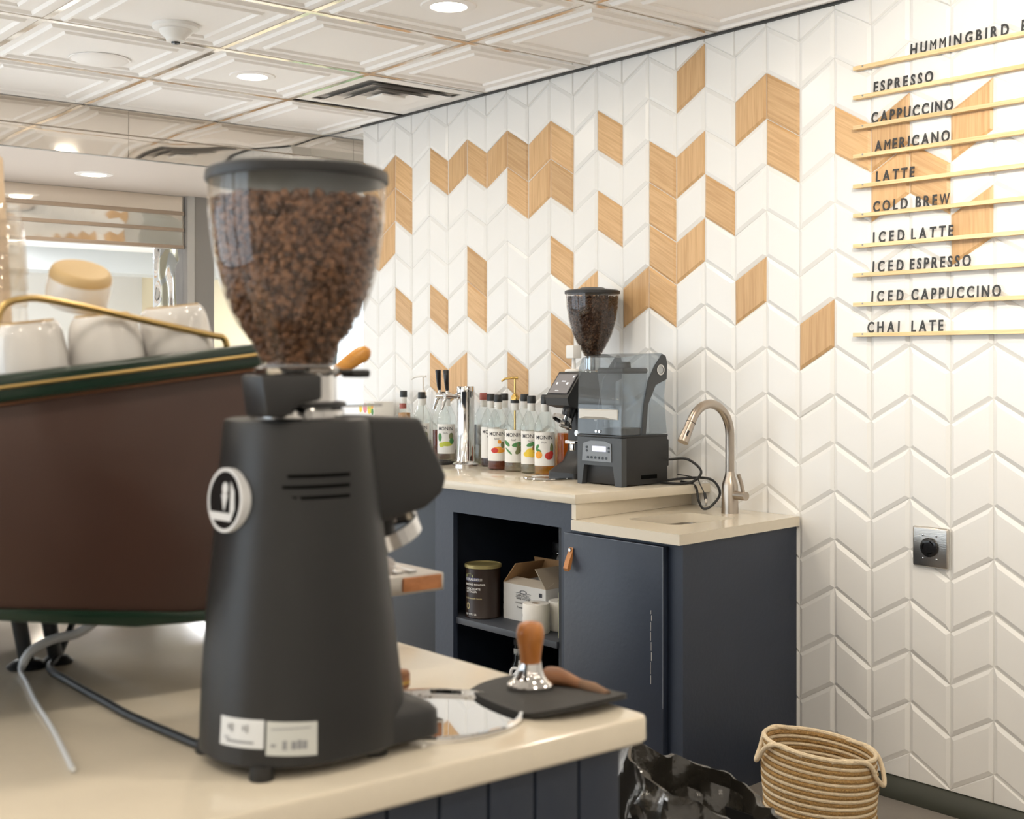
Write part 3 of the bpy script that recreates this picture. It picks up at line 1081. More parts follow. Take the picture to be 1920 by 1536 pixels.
def wrap(vs, r, face):
    """(x,z) flat points wrapped round a cylinder of radius r, x=0 at angle face"""
    return [(r * math.cos(face + x / r), r * math.sin(face + x / r), z) for x, z in vs]


def blob(cx, cz, rx, rz, n=12, rot=0.0):
    out = []
    for i in range(n):
        a = 2 * PI * i / n
        x, z = rx * math.cos(a), rz * math.sin(a)
        out.append((cx + x * math.cos(rot) - z * math.sin(rot), cz + x * math.sin(rot) + z * math.cos(rot)))
    return out


def syrup(label, loc, liquid, level, art, pump=None, face=R(-46), plain=False, h=1.0, cap=CAPB):
    t = thing('syrup_bottle', label, 'bottle', loc, 0, 'syrup bottles on the raised worktop')
    prof = [(0.0, 0.0), (0.037, 0.0), (BR, 0.006), (BR, 0.050), (BR - 0.001, 0.055), (BR, 0.165), (BR + 0.0005, 0.176), (0.0385, 0.192), (0.031, 0.213), (0.021, 0.232), (0.0155, 0.245), (0.0145, 0.270)]
    prof = [(r, z * h) for r, z in prof]
    MB().lathe(prof, 26, caps=False).build('glass', GLASS, t)
    lv = [(r - 0.0025, z) for r, z in prof[1:] if z < level] or [(0.03, 0.003)]
    lv = [(0.0, 0.003)] + [(max(0.003, r), max(z, 0.003)) for r, z in lv]
    lv += [(lv[-1][0], level), (0.0, level)]
    MB().lathe(lv, 22, caps=False).build('syrup', LIQ[liquid], t)
    MB().lathe([(0.0153, 0.238 * h), (0.0150, 0.268 * h)], 18, caps=False).build('neck_foil', FOILW, t)
    if pump is None:
        MB().lathe([(0.0165, 0.268 * h), (0.0168, 0.272 * h), (0.0165, 0.294 * h), (0.015, 0.297 * h), (0, 0.297 * h)], 20).build('cap', cap, t)
    else:
        pm = pump
        MB().lathe([(0.017, 0.266 * h), (0.017, 0.278 * h)], 20).build('pump_ring', BLACK_PLASTIC, t)
        MB().lathe([(0.016, 0.278 * h), (0.015, 0.292 * h), (0.007, 0.302 * h), (0.004, 0.305 * h)], 18).build('pump_collar', pm, t)
        MB().tube([(0, 0, 0.10 * h), (0, 0, 0.36 * h)], 0.0038, 10).build('pump_stem', pm, t)
        MB().tube([(0.010, 0.010, 0.364 * h), (-0.010, -0.006, 0.364 * h), (-0.034, -0.024, 0.360 * h), (-0.044, -0.032, 0.350 * h)], [0.006, 0.0055, 0.0045, 0.0035], 10).build('pump_nozzle', pm, t)
    if not plain:
        mb = MB()
        wd = 0.047
        g = [(-wd + 2 * wd * i / 14, z) for z in (0.036 * h, 0.162 * h) for i in range(15)]
        vs = wrap(g, BR + 0.0006, face)
        mb.add(vs, [(i, i + 1, i + 16, i + 15) for i in range(14)])
        lb = mb.build('label', LABELW, t)
        me = text_mesh('MONIN', 0.021, 0.0, INK, bold=0.0001, align='CENTER')
        for vtx in me.vertices:
            x, y = vtx.co.x * 0.95, vtx.co.y
            vtx.co = wrap([(x, 0.136 * h + y)], BR + 0.0013, face)[0]
        link('lettering', me, lb)
        me = text_mesh(art.get('txt', 'Syrup'), 0.010, 0.0, INK, align='CENTER')
        for vtx in me.vertices:
            vtx.co = wrap([(vtx.co.x, 0.121 * h + vtx.co.y)], BR + 0.0013, face)[0]
        link('lettering', me, lb)
        for i, (c, bl) in enumerate(art['shapes']):
            mb = MB()
            bl = (bl[0] * 1.1, bl[1], bl[2] * 1.3, bl[3] * 1.3) + tuple(bl[4:])
            pts = blob(*bl)
            np_ = len(pts)
            mid = [((p[0] + bl[0]) / 2, (p[1] + bl[1]) / 2) for p in pts]
            mb.add(wrap(pts + mid + [(bl[0], bl[1])], BR + 0.0012 + 0.0002 * i, face),
                   [(q_, (q_ + 1) % np_, np_ + (q_ + 1) % np_, np_ + q_) for q_ in range(np_)] + [(np_ + q_, np_ + (q_ + 1) % np_, 2 * np_) for q_ in range(np_)])
            mb.build('printed_fruit', ink(c), lb, smooth=0)
    return t


A_CITRUS = {'txt': 'Fruit', 'shapes': [('green', (-0.026, 0.106, 0.010, 0.005, 10, 0.9)), ('green', (-0.020, 0.092, 0.010, 0.005, 10, -0.3)), ('orange', (-0.020, 0.077, 0.012, 0.011)), ('red', (0.018, 0.074, 0.013, 0.011)), ('olive', (0.028, 0.100, 0.006, 0.016)), ('red', (0.026, 0.082, 0.008, 0.008))]}
A_PINE = {'txt': 'Fruit', 'shapes': [('green', (0.004, 0.112, 0.016, 0.006, 10, 0.3)), ('green', (0.016, 0.105, 0.005, 0.014, 10, 0.3)), ('brown', (0.016, 0.095, 0.008, 0.012)), ('yellow', (0.006, 0.080, 0.020, 0.014)), ('yellow', (-0.012, 0.074, 0.012, 0.008))]}
A_LEAF = {'txt': 'Leaf', 'shapes': [('green', (-0.028, 0.110, 0.014, 0.006, 10, -0.6)), ('green', (0.014, 0.106, 0.018, 0.007, 10, 0.2)), ('olive', (0.020, 0.084, 0.016, 0.008, 10, 0.8)), ('green', (-0.020, 0.080, 0.016, 0.003, 10, -0.7)), ('olive', (0.016, 0.096, 0.005, 0.012))]}
A_ORANGE = {'txt': 'Spice', 'shapes': [('orange', (0.008, 0.080, 0.022, 0.010)), ('red', (-0.008, 0.078, 0.012, 0.008)), ('orange', (0.010, 0.112, 0.006, 0.006)), ('olive', (0.022, 0.100, 0.006, 0.010))]}
A_RED = {'txt': 'Berry', 'shapes': [('red', (0.012, 0.086, 0.013, 0.017)), ('pink', (0.014, 0.110, 0.008, 0.006)), ('red', (0.022, 0.080, 0.010, 0.013))]}
A_LIME = {'txt': 'Herb', 'shapes': [('green', (-0.024, 0.106, 0.008, 0.014)), ('olive', (0.024, 0.110, 0.008, 0.012)), ('lime', (0.006, 0.078, 0.020, 0.008)), ('lime', (-0.016, 0.074, 0.010, 0.008)), ('green', (0.026, 0.090, 0.008, 0.010))]}
GOLD = mat('brass', (0.62, 0.42, 0.14), 0.25, 1.0)
syrup('golden syrup bottle with orange and red fruit label beside the small grinder', (-3.735, 3.215, ZU), 'gold', 0.14, A_CITRUS)
syrup('clear syrup bottle with yellow pineapple label, next to the gold pump bottle', (-3.835, 3.232, ZU), 'clear', 0.12, A_PINE)
syrup('clear syrup bottle with gold pump and green leaf label', (-3.94, 3.236, ZU), 'clear', 0.13, A_LEAF, pump=GOLD)
syrup('red brown syrup bottle with orange fruit label and black cap', (-4.045, 3.236, ZU), 'red', 0.155, A_ORANGE)
syrup('syrup bottle with red fruit label just right of the chrome tap tower', (-4.185, 3.310, ZU), 'dark', 0.06, A_RED)
syrup('clear syrup bottle with lime green label behind the taps', (-4.515, 3.330, ZU), 'clear', 0.05, A_LIME)
syrup('amber syrup bottle partly behind the lime green labelled bottle', (-4.63, 3.385, ZU), 'red', 0.13, A_ORANGE, plain=True)
syrup('syrup bottle with white label left of the taps', (-4.66, 3.30, ZU), 'clear', 0.06, A_LIME)
syrup('syrup bottle with white pump at the left of the taps', (-4.77, 3.385, ZU), 'clear', 0.08, A_LIME, pump=WHITE_PLASTIC, plain=True)
REDCAP = mat('dull_red_cap', (0.35, 0.10, 0.08), 0.5)
for n, (x, y, lq, lv, cp, lab) in enumerate([
        (-4.44, 3.385, 'dark', 0.16, REDCAP, 'dark syrup bottle with dull red cap behind the tap tower'),
        (-4.33, 3.385, 'clear', 0.08, REDCAP, 'red capped clear bottle in the back row right of the tap tower'),
        (-4.20, 3.393, 'amber', 0.10, CAPB, 'amber bottle against the tiles behind the red fruit bottle'),
        (-4.06, 3.385, 'clear', 0.15, CAPB, 'clear bottle against the tiles behind the orange fruit bottle'),
        (-3.93, 3.385, 'gold', 0.14, CAPB, 'golden bottle against the tiles behind the gold pump bottle'),
        (-3.80, 3.385, 'amber', 0.15, CAPB, 'amber bottle against the tiles behind the pineapple bottle'),
        (-4.93, 3.39, 'clear', 0.09, CAPB, 'black capped clear bottle beside the fruit printed carton')]):
    syrup(lab, (x, y, ZU), lq, lv, {}, plain=True, cap=cp)

# carton, jars and small bottles at the far end
bx = thing('fruit_carton', 'white carton printed with fruit at the far end of the worktop', 'carton', (-5.09, 3.345, ZU), R(-8))
MB().bev(-0.085, 0.085, -0.05, 0.05, 0.0, 0.245, 0.002).build('body', PAPER, bx)
for n, (c, x, z, rx, rz) in enumerate([('yellow', -0.06, 0.215, 0.016, 0.022), ('pink', -0.01, 0.215, 0.022, 0.022), ('lime', 0.04, 0.215, 0.026, 0.024), ('green', 0.068, 0.20, 0.012, 0.016), ('orange', 0.066, 0.225, 0.014, 0.012), ('yellow', 0.036, 0.20, 0.014, 0.012)]):
    pts = blob(x, z, rx, rz)
    MB().add([(p[0], -0.0504 - 0.0002 * n, p[1]) for p in pts], [tuple(range(len(pts)))]).build('printed_fruit', ink(c), bx, smooth=0)
jr = thing('amber_jar', 'small brown jar with wooden lid next to the fruit carton', 'jar', (-4.85, 3.34, ZU))
MB().lathe([(0, 0), (0.028, 0), (0.03, 0.005), (0.03, 0.15), (0.024, 0.165)], 22).build('body', clear('brown_glass', (0.45, 0.2, 0.08), haze=0.4, hazecol=(0.3, 0.13, 0.05)), jr)
MB().lathe([(0.026, 0.165), (0.027, 0.168), (0.027, 0.20), (0, 0.202)], 22).build('lid', mat('tan_lid', (0.45, 0.24, 0.1), 0.5), jr)
jr = thing('teal_bottle', 'small bottle with teal label left of the taps', 'bottle', (-4.76, 3.27, ZU))
MB().lathe([(0, 0), (0.026, 0), (0.028, 0.005), (0.028, 0.16), (0.014, 0.20), (0.013, 0.225)], 22, caps=False).build('glass', GLASS, jr)
MB().lathe([(0.0286, 0.08), (0.0286, 0.155)], 22, caps=False).build('label', mat('teal_label', (0.10, 0.55, 0.50), 0.5), jr)
MB().lathe([(0.0155, 0.222), (0.0155, 0.245), (0, 0.246)], 18).build('cap', REDCAP, jr)

# draft tower
tw = thing('draft_tower', 'chrome column beer tower with two black handled taps', 'tap tower', (-4.292, 3.262, ZU))
MB().lathe([(0.056, 0), (0.056, 0.006), (0.050, 0.012), (0.040, 0.016), (0.036, 0.022), (0.036, 0.300), (0.0365, 0.302), (0.0365, 0.322), (0.034, 0.327), (0, 0.328)], 36).build('column', CHROME, tw)
for n, (dx, dy) in enumerate([(-0.098, -0.062), (-0.013, -0.085)]):
    u = Vector((dx, dy, 0)).normalized()
    s0 = u * 0.034 + Vector((0, 0, 0.285))
    s1 = Vector((dx, dy, 0.287))
    tp = MB().tube([s0, s0 + u * 0.008, s0 + u * 0.010, s1], [0.014, 0.014, 0.0085, 0.0085], 14)
    tp.tube([s1 - u * 0.018, s1 + u * 0.012], 0.012, 14)
    tp.tube([s1, s1 + u * 0.012 + Vector((0, 0, -0.016)), s1 + u * 0.026 + Vector((0, 0, -0.055))], [0.009, 0.008, 0.006], 12)
    tp.tube([s1 + Vector((0, 0, 0.008)), s1 + Vector((0, 0, 0.026))], [0.009, 0.006], 12)
    tapo = tp.build('tap', CHROME, tw)
    lean = u * 0.010 + Vector((0.006, 0.0, 0))
    MB().tube([s1 + Vector((0, 0, 0.024)), s1 + lean * 0.4 + Vector((0, 0, 0.04)), s1 + lean + Vector((0, 0, 0.105)), s1 + lean + Vector((0, 0, 0.108))], [0.007, 0.009, 0.0125, 0.010], 14).build('tap_handle', BLACK_GLOSS, tapo)
dt = thing('drip_tray', 'flat black drip tray in front of the chrome tap tower', 'tray', (-4.46, 3.19, ZU))
MB().bev(-0.13, 0.10, -0.07, 0.065, 0.0, 0.014, 0.004).build('tray', BLACK_PLASTIC, dt)
for k in range(7):
    MB().box(-0.12, 0.09, -0.06 + 0.018 * k, -0.052 + 0.018 * k, 0.0142, 0.0165).build('grille_bar', BLACK_GLOSS, dt)

# ------------------------------------------------------------------ bean masses


def beans(name, label, prof, loc, n, size, seed, top, m=None):
    """beans packed against the inside of a lathed hopper"""
    rr = random.Random(seed)
    mb = MB()
    bm = bmesh.new()
    bmesh.ops.create_icosphere(bm, subdivisions=1, radius=1.0)
    bv = [v.co.copy() for v in bm.verts]
    bm.verts.index_update()
    bf = [tuple(v.index for v in f.verts) for f in bm.faces]
    bm.free()

    def rad(z):
        for (r0, z0), (r1, z1) in zip(prof[:-1], prof[1:]):
            if z0 <= z <= z1:
                return r0 + (r1 - r0) * (z - z0) / max(1e-6, z1 - z0)
        return prof[-1][0]
    z0 = prof[0][1]
    cnt = 0
    while cnt < n:
        z = z0 + (top - z0) * rr.random()
        r = rad(z)
        if rr.random() > r / prof[-1][0]:
            continue
        a = rr.uniform(0, 2 * PI)
        q = r - size * rr.uniform(0.35, 0.9)
        if cnt > n * 0.85:
            z = top - size * rr.uniform(0, 0.6)
            q = rad(z) * math.sqrt(rr.random()) * 0.96
        c = Vector((q * math.cos(a), q * math.sin(a), z))
        M = Matrix.Translation(c) @ Euler((rr.uniform(0, 6), rr.uniform(0, 6), rr.uniform(0, 6))).to_matrix().to_4x4()
        S = Vector((size * 0.62, size * 0.46, size * 0.36))
        mb.add([(v.x * S.x, v.y * S.y, v.z * S.z) for v in bv], bf, M)
        cnt += 1
    core = [(max(0.002, r - size * 0.9), z) for r, z in prof if z < top - size]
    core = [(0, core[0][1])] + core + [(rad(top - size) - size * 0.9, top - size), (0, top - size * 0.8)]
    mb.lathe(core, 24, caps=False)
    o = mb.build(name, m or BEAN, None, loc, smooth=60)
    return tag(o, label, 'coffee beans', kind='stuff')


# ------------------------------------------------------------------ small grinder on the back counter
HOPG = clear('smoky_hopper', (0.86, 0.83, 0.80), refl=1.6, rough=0.03)
gx, gy = -3.575, 3.285
g = thing('bean_grinder', 'black coffee grinder with screen and bean hopper beside the blender', 'grinder', (gx, gy, ZU))
MB().loft([[(p[0], p[1], z) for p in rrect(-a, a, -b, c_, r_, 5)] for z, a, b, c_, r_ in ((0.0, 0.082, 0.135, 0.09, 0.03), (0.022, 0.082, 0.135, 0.09, 0.03), (0.034, 0.078, 0.118, 0.088, 0.03), (0.060, 0.060, 0.085, 0.085, 0.03), (0.10, 0.052, 0.068, 0.082, 0.03), (0.285, 0.050, 0.062, 0.080, 0.025))]).build('column', BLACK_SATIN, g)
hd = MB().prism([(-0.155, 0.295), (-0.148, 0.268), (-0.095, 0.255), (0.085, 0.255), (0.085, 0.385), (-0.075, 0.390), (-0.085, 0.388)], 'x', -0.062, 0.062).build('head', BLACK_SATIN, g)
# screen lies on the sloping front of the head
sv = [(-0.050, -0.1475, 0.312), (0.050, -0.1475, 0.312), (0.050, -0.0955, 0.380), (-0.050, -0.0955, 0.380)]
off = Vector((0, -0.0015, 0.0015))
nrm = Vector((0, -0.8, 0.6)) * 0.0015
mb = MB()
mb.add([Vector(p) + nrm for p in sv] + [Vector(p) - nrm for p in sv], [(0, 1, 2, 3), (4, 7, 6, 5), (0, 4, 5, 1), (1, 5, 6, 2), (2, 6, 7, 3), (3, 7, 4, 0)])
scr = mb.build('screen', mat('grey_screen', (0.16, 0.15, 0.15), 0.15, emit=((0.6, 0.55, 0.55), 0.12)), hd)
ICON = mat('screen_white', (0.85, 0.85, 0.85), 0.4, emit=((1, 1, 1), 0.5))
for sx, sz, w_, h_ in ((-0.03, 0.5, 0.008, 0.10), (0.0, 0.62, 0.022, 0.05), (0.026, 0.5, 0.010, 0.10), (0.04, 0.86, 0.006, 0.10), (-0.01, 0.12, 0.02, 0.03)):
    A, B = Vector(sv[0]), Vector(sv[3])
    lo_, hi_ = A.lerp(B, sz - h_ / 2) + nrm * 1.4, A.lerp(B, sz + h_ / 2) + nrm * 1.4
    MB().add([(sx - w_ / 2, lo_.y, lo_.z), (sx + w_ / 2, lo_.y, lo_.z), (sx + w_ / 2, hi_.y, hi_.z), (sx - w_ / 2, hi_.y, hi_.z)], [(0, 1, 2, 3)]).build('screen_icon', ICON, scr, smooth=0)
MB().tube([(0, -0.085, 0.26), (0, -0.095, 0.235), (0, -0.10, 0.205)], [0.026, 0.024, 0.018], 16).build('spout', BLACK_GLOSS, g)
MB().lathe([(0.034, -0.006), (0.038, -0.006), (0.038, 0.008), (0.034, 0.008)], 28, Matrix.Translation((0.0, -0.125, 0.215)) @ Matrix.Rotation(R(-28), 4, 'X'), caps=False).build('holder_ring', CHROME, g)
MB().tube([(0.0, -0.09, 0.185), (0.012, -0.12, 0.19), (0.016, -0.15, 0.195)], [0.012, 0.008, 0.005], 12).build('fork', CHROME, g)
MB().tube([(0.048, -0.01, 0.215), (0.058, -0.012, 0.215)], 0.008, 12).build('bolt', CHROME, g)
MB().tube([(0.022, -0.062, 0.165), (0.022, -0.075, 0.165)], 0.011, 14).build('knob', CHROME, g)
MB().bev(-0.02, 0.035, -0.095, -0.055, 0.125, 0.138, 0.003).build('hook', CHROME, g)
MB().bev(0.005, 0.025, -0.094, -0.080, 0.100, 0.128, 0.003).build('hook', CHROME, g)
MB().lathe([(0.036, 0.388), (0.034, 0.392), (0.030, 0.396), (0.030, 0.447), (0.034, 0.450)], 28, Matrix.Translation((0, 0.025, 0))).build('collar', CHROME, g)
HP2 = [(0.030, 0.448), (0.038, 0.462), (0.055, 0.490), (0.074, 0.530), (0.088, 0.580), (0.096, 0.630), (0.099, 0.682)]
MB().lathe(HP2, 40, Matrix.Translation((0, 0.025, 0)), caps=False).build('hopper', HOPG, g)
MB().lathe([(0.1035, 0.680), (0.1035, 0.690), (0.095, 0.694), (0.05, 0.699), (0.042, 0.703), (0, 0.704)], 40, Matrix.Translation((0, 0.025, 0))).build('hopper_lid', BLACK_PLASTIC, g)
beans('coffee_beans', 'dark roasted beans filling the hopper of the small grinder', [(r - 0.002, z) for r, z in HP2], (gx, gy + 0.025, ZU), 2200, 0.0095, 4, 0.668, DARKBEAN)
MB().lathe([(0, 0.0), (0.105, 0.0), (0.107, 0.003), (0.105, 0.006), (0.098, 0.004), (0, 0.004)], 40)
rt = thing('grinder_tray', 'round mirror steel tray under the small grinder', 'tray', (-3.60, 3.115, ZU))
MB().lathe([(0, 0.0), (0.088, 0.0), (0.092, 0.003), (0.090, 0.007), (0.085, 0.004), (0, 0.004)], 40).build('dish', CHROME, rt)
wp = thing('white_stamp', 'white square-topped plunger standing on the small grinder head', 'plunger', (gx - 0.015, gy - 0.055, ZU + 0.389))
MB().lathe([(0.032, 0.0), (0.033, 0.004), (0.028, 0.010), (0.008, 0.012), (0.007, 0.05)], 24).build('foot', WHITE_PLASTIC, wp)
MB().bev(-0.021, 0.021, -0.021, 0.021, 0.050, 0.098, 0.004).build('square_head', WHITE_PLASTIC, wp)

# ------------------------------------------------------------------ blender with sound enclosure
bl = thing('bar_blender', 'black bar blender in a smoky clear sound enclosure next to the sink', 'blender', (-3.290, 3.190, ZU), R(1.5))
W2, D2 = 0.108, 0.115
MB().prism([(-W2, 0.0), (-W2 + 0.022, 0.0), (-W2 + 0.034, 0.068), (W2 - 0.042, 0.068), (W2 - 0.030, 0.0), (W2, 0.0), (W2, 0.165), (-W2, 0.165)], 'y', -D2, -D2 + 0.025).build('front_frame', GREY_PLASTIC, bl)
MB().bev(-W2, W2, -D2 + 0.02, D2, 0.004, 0.168, 0.004).build('motor_base', BLACK_PLASTIC, bl)
MB().prism([(-0.082, 0.082), (0.062, 0.082), (0.060, 0.145), (0.03, 0.153), (-0.04, 0.153), (-0.076, 0.143)], 'y', -D2 - 0.003, -D2 + 0.004).build('control_panel', mat('grey_panel', (0.20, 0.205, 0.21), 0.35, 0.4), bl)
MB().box(-0.030, 0.036, -D2 - 0.0045, -D2 - 0.003, 0.117, 0.135).build('display', mat('lit_display', (0.5, 0.5, 0.6), 0.3, emit=((0.75, 0.75, 0.95), 0.7)), bl)
me = text_mesh('V       ', 0.012, 0.0, ICON)
bpy.data.meshes.remove(me)
for k in range(6):
    MB().cyl((-0.052 + 0.018 * k, -D2 - 0.003, 0.095), (-0.052 + 0.018 * k, -D2 - 0.005, 0.095), 0.0048, seg=12).build('button', BLACK_GLOSS, bl)
for sx in (-0.058, 0.050):
    for z in (0.118, 0.130):
        MB().cyl((sx, -D2 - 0.003, z), (sx, -D2 - 0.005, z), 0.004, seg=12).build('button', BLACK_GLOSS, bl)
MB().box(0.1075, 0.1085, -0.02, 0.06, 0.022, 0.036).build('side_slot', DARK, bl)
MB().bev(-W2 - 0.001, W2 + 0.001, -D2 - 0.002, D2, 0.166, 0.174, 0.002).build('gasket', BLACK_GLOSS, bl)
SMOKE = clear('smoky_enclosure', (0.76, 0.80, 0.83), refl=1.7, rough=0.04, haze=0.12, hazecol=(0.45, 0.49, 0.52))
prof_e = [(-D2, 0.176), (-D2 + 0.004, 0.400), (-D2 + 0.022, 0.440), (-0.02, 0.453), (0.085, 0.456), (0.103, 0.448), (0.110, 0.425), (0.108, 0.370), (0.098, 0.310), (0.104, 0.250), (0.112, 0.176)]
MB().prism(prof_e, 'x', -W2 + 0.002, W2 - 0.002).build('sound_enclosure', SMOKE, bl)
MB().prism([(0.000, 0.176), (0.012, 0.280), (0.050, 0.345), (0.105, 0.365), (0.108, 0.42), (0.100, 0.446), (0.084, 0.452), (0.045, 0.410), (0.012, 0.360), (-0.008, 0.280), (-0.022, 0.176)], 'x', W2 - 0.001, W2 + 0.004).build('hinge_arm', GREY_PLASTIC, bl)
MB().prism([(0.000, 0.176), (0.012, 0.280), (0.050, 0.345), (0.105, 0.365), (0.108, 0.42), (0.100, 0.446), (0.084, 0.452), (0.045, 0.410), (0.012, 0.360), (-0.008, 0.280), (-0.022, 0.176)], 'x', -W2 - 0.004, -W2 + 0.001).build('hinge_arm', GREY_PLASTIC, bl)
MB().lathe([(0.014, 0.0), (0.019, 0.0), (0.019, 0.003), (0.014, 0.003)], 28, Matrix.Translation((W2 + 0.004, 0.072, 0.398)) @ Matrix.Rotation(R(90), 4, 'Y'), caps=False).build('hinge_ring', CHROME, bl)
MB().lathe([(0.0, 0.002), (0.013, 0.002), (0.013, 0.0)], 24, Matrix.Translation((W2 + 0.004, 0.072, 0.398)) @ Matrix.Rotation(R(90), 4, 'Y')).build('hinge_cap', mat('pale_cap', (0.45, 0.47, 0.48), 0.3, 0.4), bl)
MB().loft([[(-0.098, -D2 - 0.003, z0), (-0.06, -D2 - 0.010, z1), (0.03, -D2 - 0.010, z1), (0.090, -D2 - 0.003, z0), (0.090, -D2 + 0.001, z0), (-0.098, -D2 + 0.001, z0)] for z0, z1 in ((0.228, 0.236), (0.262, 0.258))]).build('enclosure_handle', mat('pale_handle', (0.62, 0.60, 0.56), 0.35), bl)
for sx in (-0.012, 0.004):
    MB().cyl((sx, -D2 + 0.001, 0.186), (sx, -D2 - 0.004, 0.186), 0.005, seg=12).build('latch_bolt', CHROME, bl)
MB().loft([[(p[0], p[1], z) for p in rrect(-a, a, -a, a, 0.02, 4)] for z, a in ((0.19, 0.050), (0.30, 0.060), (0.385, 0.068))], cap=False).build('blender_jar', clear('jar_plastic', (0.80, 0.84, 0.87), refl=1.3, haze=0.08), bl)
MB().bev(-0.064, 0.064, -0.064, 0.064, 0.384, 0.405, 0.008).lathe([(0.030, 0.404), (0.028, 0.425), (0, 0.427)], 20).build('jar_lid', BLACK_PLASTIC, bl)
MB().loft([[(p[0], p[1], z) for p in rrect(-a, a, -a, a, 0.02, 4)] for z, a in ((0.176, 0.060), (0.195, 0.052))]).build('jar_seat', BLACK_PLASTIC, bl)
MB().bev(0.085, 0.100, D2 - 0.002, D2 + 0.016, 0.06, 0.155, 0.004).build('rear_latch', BLACK_PLASTIC, bl)

# power cords behind the blender and over the sink worktop
CORD = mat('black_cord', (0.01, 0.01, 0.011), 0.45)
mb = MB().tube(spline([(-3.185, 3.31, ZU + 0.085), (-3.14, 3.36, ZU + 0.085), (-3.085, 3.37, ZU + 0.045), (-3.10, 3.33, ZU + 0.008), (-3.17, 3.27, ZU + 0.006), (-3.19, 3.30, ZU + 0.010), (-3.12, 3.36, ZU + 0.022),
                       (-3.05, 3.385, ZU + 0.018), (-2.99, 3.36, ZU - 0.022), (-3.00, 3.33, ZL + 0.018), (-3.02, 3.31, ZL + 0.007), (-3.06, 3.33, ZL + 0.03), (-3.10, 3.355, ZU - 0.005), (-3.17, 3.36, ZU + 0.006)], 8), 0.0045, 8)
BI = (Matrix.Translation(bl.location) @ Matrix.Rotation(bl.rotation_euler.z, 4, 'Z')).inverted()
mb.v = [tuple(BI @ Vector(p)) for p in mb.v]
mb.build('power_cord', CORD, bl)['label'] = 'thick black power cord looping over the sink worktop'
cd = thing('usb_cable', 'thin black cable with a plug dangling beside the faucet', 'cable', (0, 0, 0))
MB().tube(spline([(-3.19, 3.36, ZU + 0.03), (-3.12, 3.38, ZU + 0.02), (-3.09, 3.37, ZU + 0.0), (-3.065, 3.365, ZU - 0.03)], 6), 0.002, 6).build('wire', CORD, cd)
MB().tube([(-3.066, 3.366, ZU - 0.028), (-3.055, 3.360, ZU - 0.048)], [0.005, 0.006], 8).build('plug', BLACK_PLASTIC, cd)
MB().tube([(-3.055, 3.360, ZU - 0.048), (-3.050, 3.357, ZU - 0.060)], 0.0045, 8).build('plug_tip', STEEL, cd)

# ------------------------------------------------------------------ things in the open cabinet
SH = 0.4085
can = thing('cocoa_can', 'dark brown cocoa powder can with a gold rim on the cabinet shelf', 'can', (-3.735, 2.918, SH))
CANB = mat('chocolate_brown', (0.030, 0.016, 0.011), 0.4)
MB().lathe([(0, 0), (0.0635, 0), (0.065, 0.003), (0.0635, 0.006), (0.0635, 0.180)], 40).build('body', CANB, can)
MB().lathe([(0.0635, 0.178), (0.0675, 0.180), (0.0675, 0.190), (0.064, 0.192), (0.061, 0.188), (0, 0.187)], 40).build('lid', mat('olive_gold', (0.42, 0.36, 0.16), 0.35, 0.3), can)
GOLDINK = mat('gold_ink', (0.55, 0.47, 0.25), 0.5)
face = R(-72)


def can_text(txt, size, z, x, m):
    me = text_mesh(txt, size, 0.0, m, bold=0.0002)
    for vtx in me.vertices:
        vtx.co = wrap([(vtx.co.x + x, z + vtx.co.y)], 0.0642, face)[0]
    link('can_lettering', me, can)


mb = MB()
g_ = [(-0.043 + 0.066 * i / 10, z) for z in (0.134, 0.147) for i in range(11)]
mb.add(wrap(g_, 0.0639, face), [(i, i + 1, i + 12, i + 11) for i in range(10)]).build('can_band', mat('navy_band', (0.05, 0.06, 0.16), 0.5), can)
pts = blob(-0.020, 0.152, 0.020, 0.010)
MB().add(wrap(pts, 0.0638, face), [tuple(range(len(pts)))]).build('can_crest', mat('crest_olive', (0.35, 0.38, 0.16), 0.5), can, smooth=0)
can_text('GHIRARDELLI', 0.0125, 0.1365, -0.041, LABELW)
can_text('GROUND POWDER', 0.010, 0.119, -0.043, LABELW)
can_text('CHOCOLATE', 0.011, 0.103, -0.038, LABELW)
can_text('& COCOA', 0.011, 0.093, -0.036, LABELW)
can_text('Rich & Smooth Cocoa', 0.0085, 0.070, -0.043, GOLDINK)
can_text('NET WT 3 LB', 0.009, 0.012, -0.040, LABELW)
mb = MB()
pts = blob(-0.026, 0.044, 0.010, 0.012, 14)
pin = blob(-0.026, 0.044, 0.006, 0.008, 14)
mb.add(wrap(pts, 0.0640, face) + wrap(pin, 0.0640, face), [(i, (i + 1) % 14, 14 + (i + 1) % 14, 14 + i) for i in range(14)]).build('can_seal', GOLDINK, can, smooth=0)

KRAFT = mat('kraft_board', (0.42, 0.25, 0.12), 0.85, bump=0.1, bscale=60)
WBOARD = mat('white_board', (0.72, 0.71, 0.69), 0.75)
cb = thing('cardboard_box', 'white printed cardboard box with open kraft flaps on the cabinet shelf', 'box', (-3.555, 3.045, SH), R(2))
bw, bd, bh = 0.112, 0.085, 0.128
mb = MB().box(-bw, bw, -bd, -bd + 0.003, 0, bh).box(-bw, -bw + 0.003, -bd + 0.003, bd - 0.003, 0, bh).box(bw - 0.003, bw, -bd + 0.003, bd - 0.003, 0, bh).box(-bw, bw, bd - 0.003, bd, 0, bh).box(-bw + .003, bw - .003, -bd + .003, bd - .003, 0, 0.004)
mb.build('carton', WBOARD, cb)


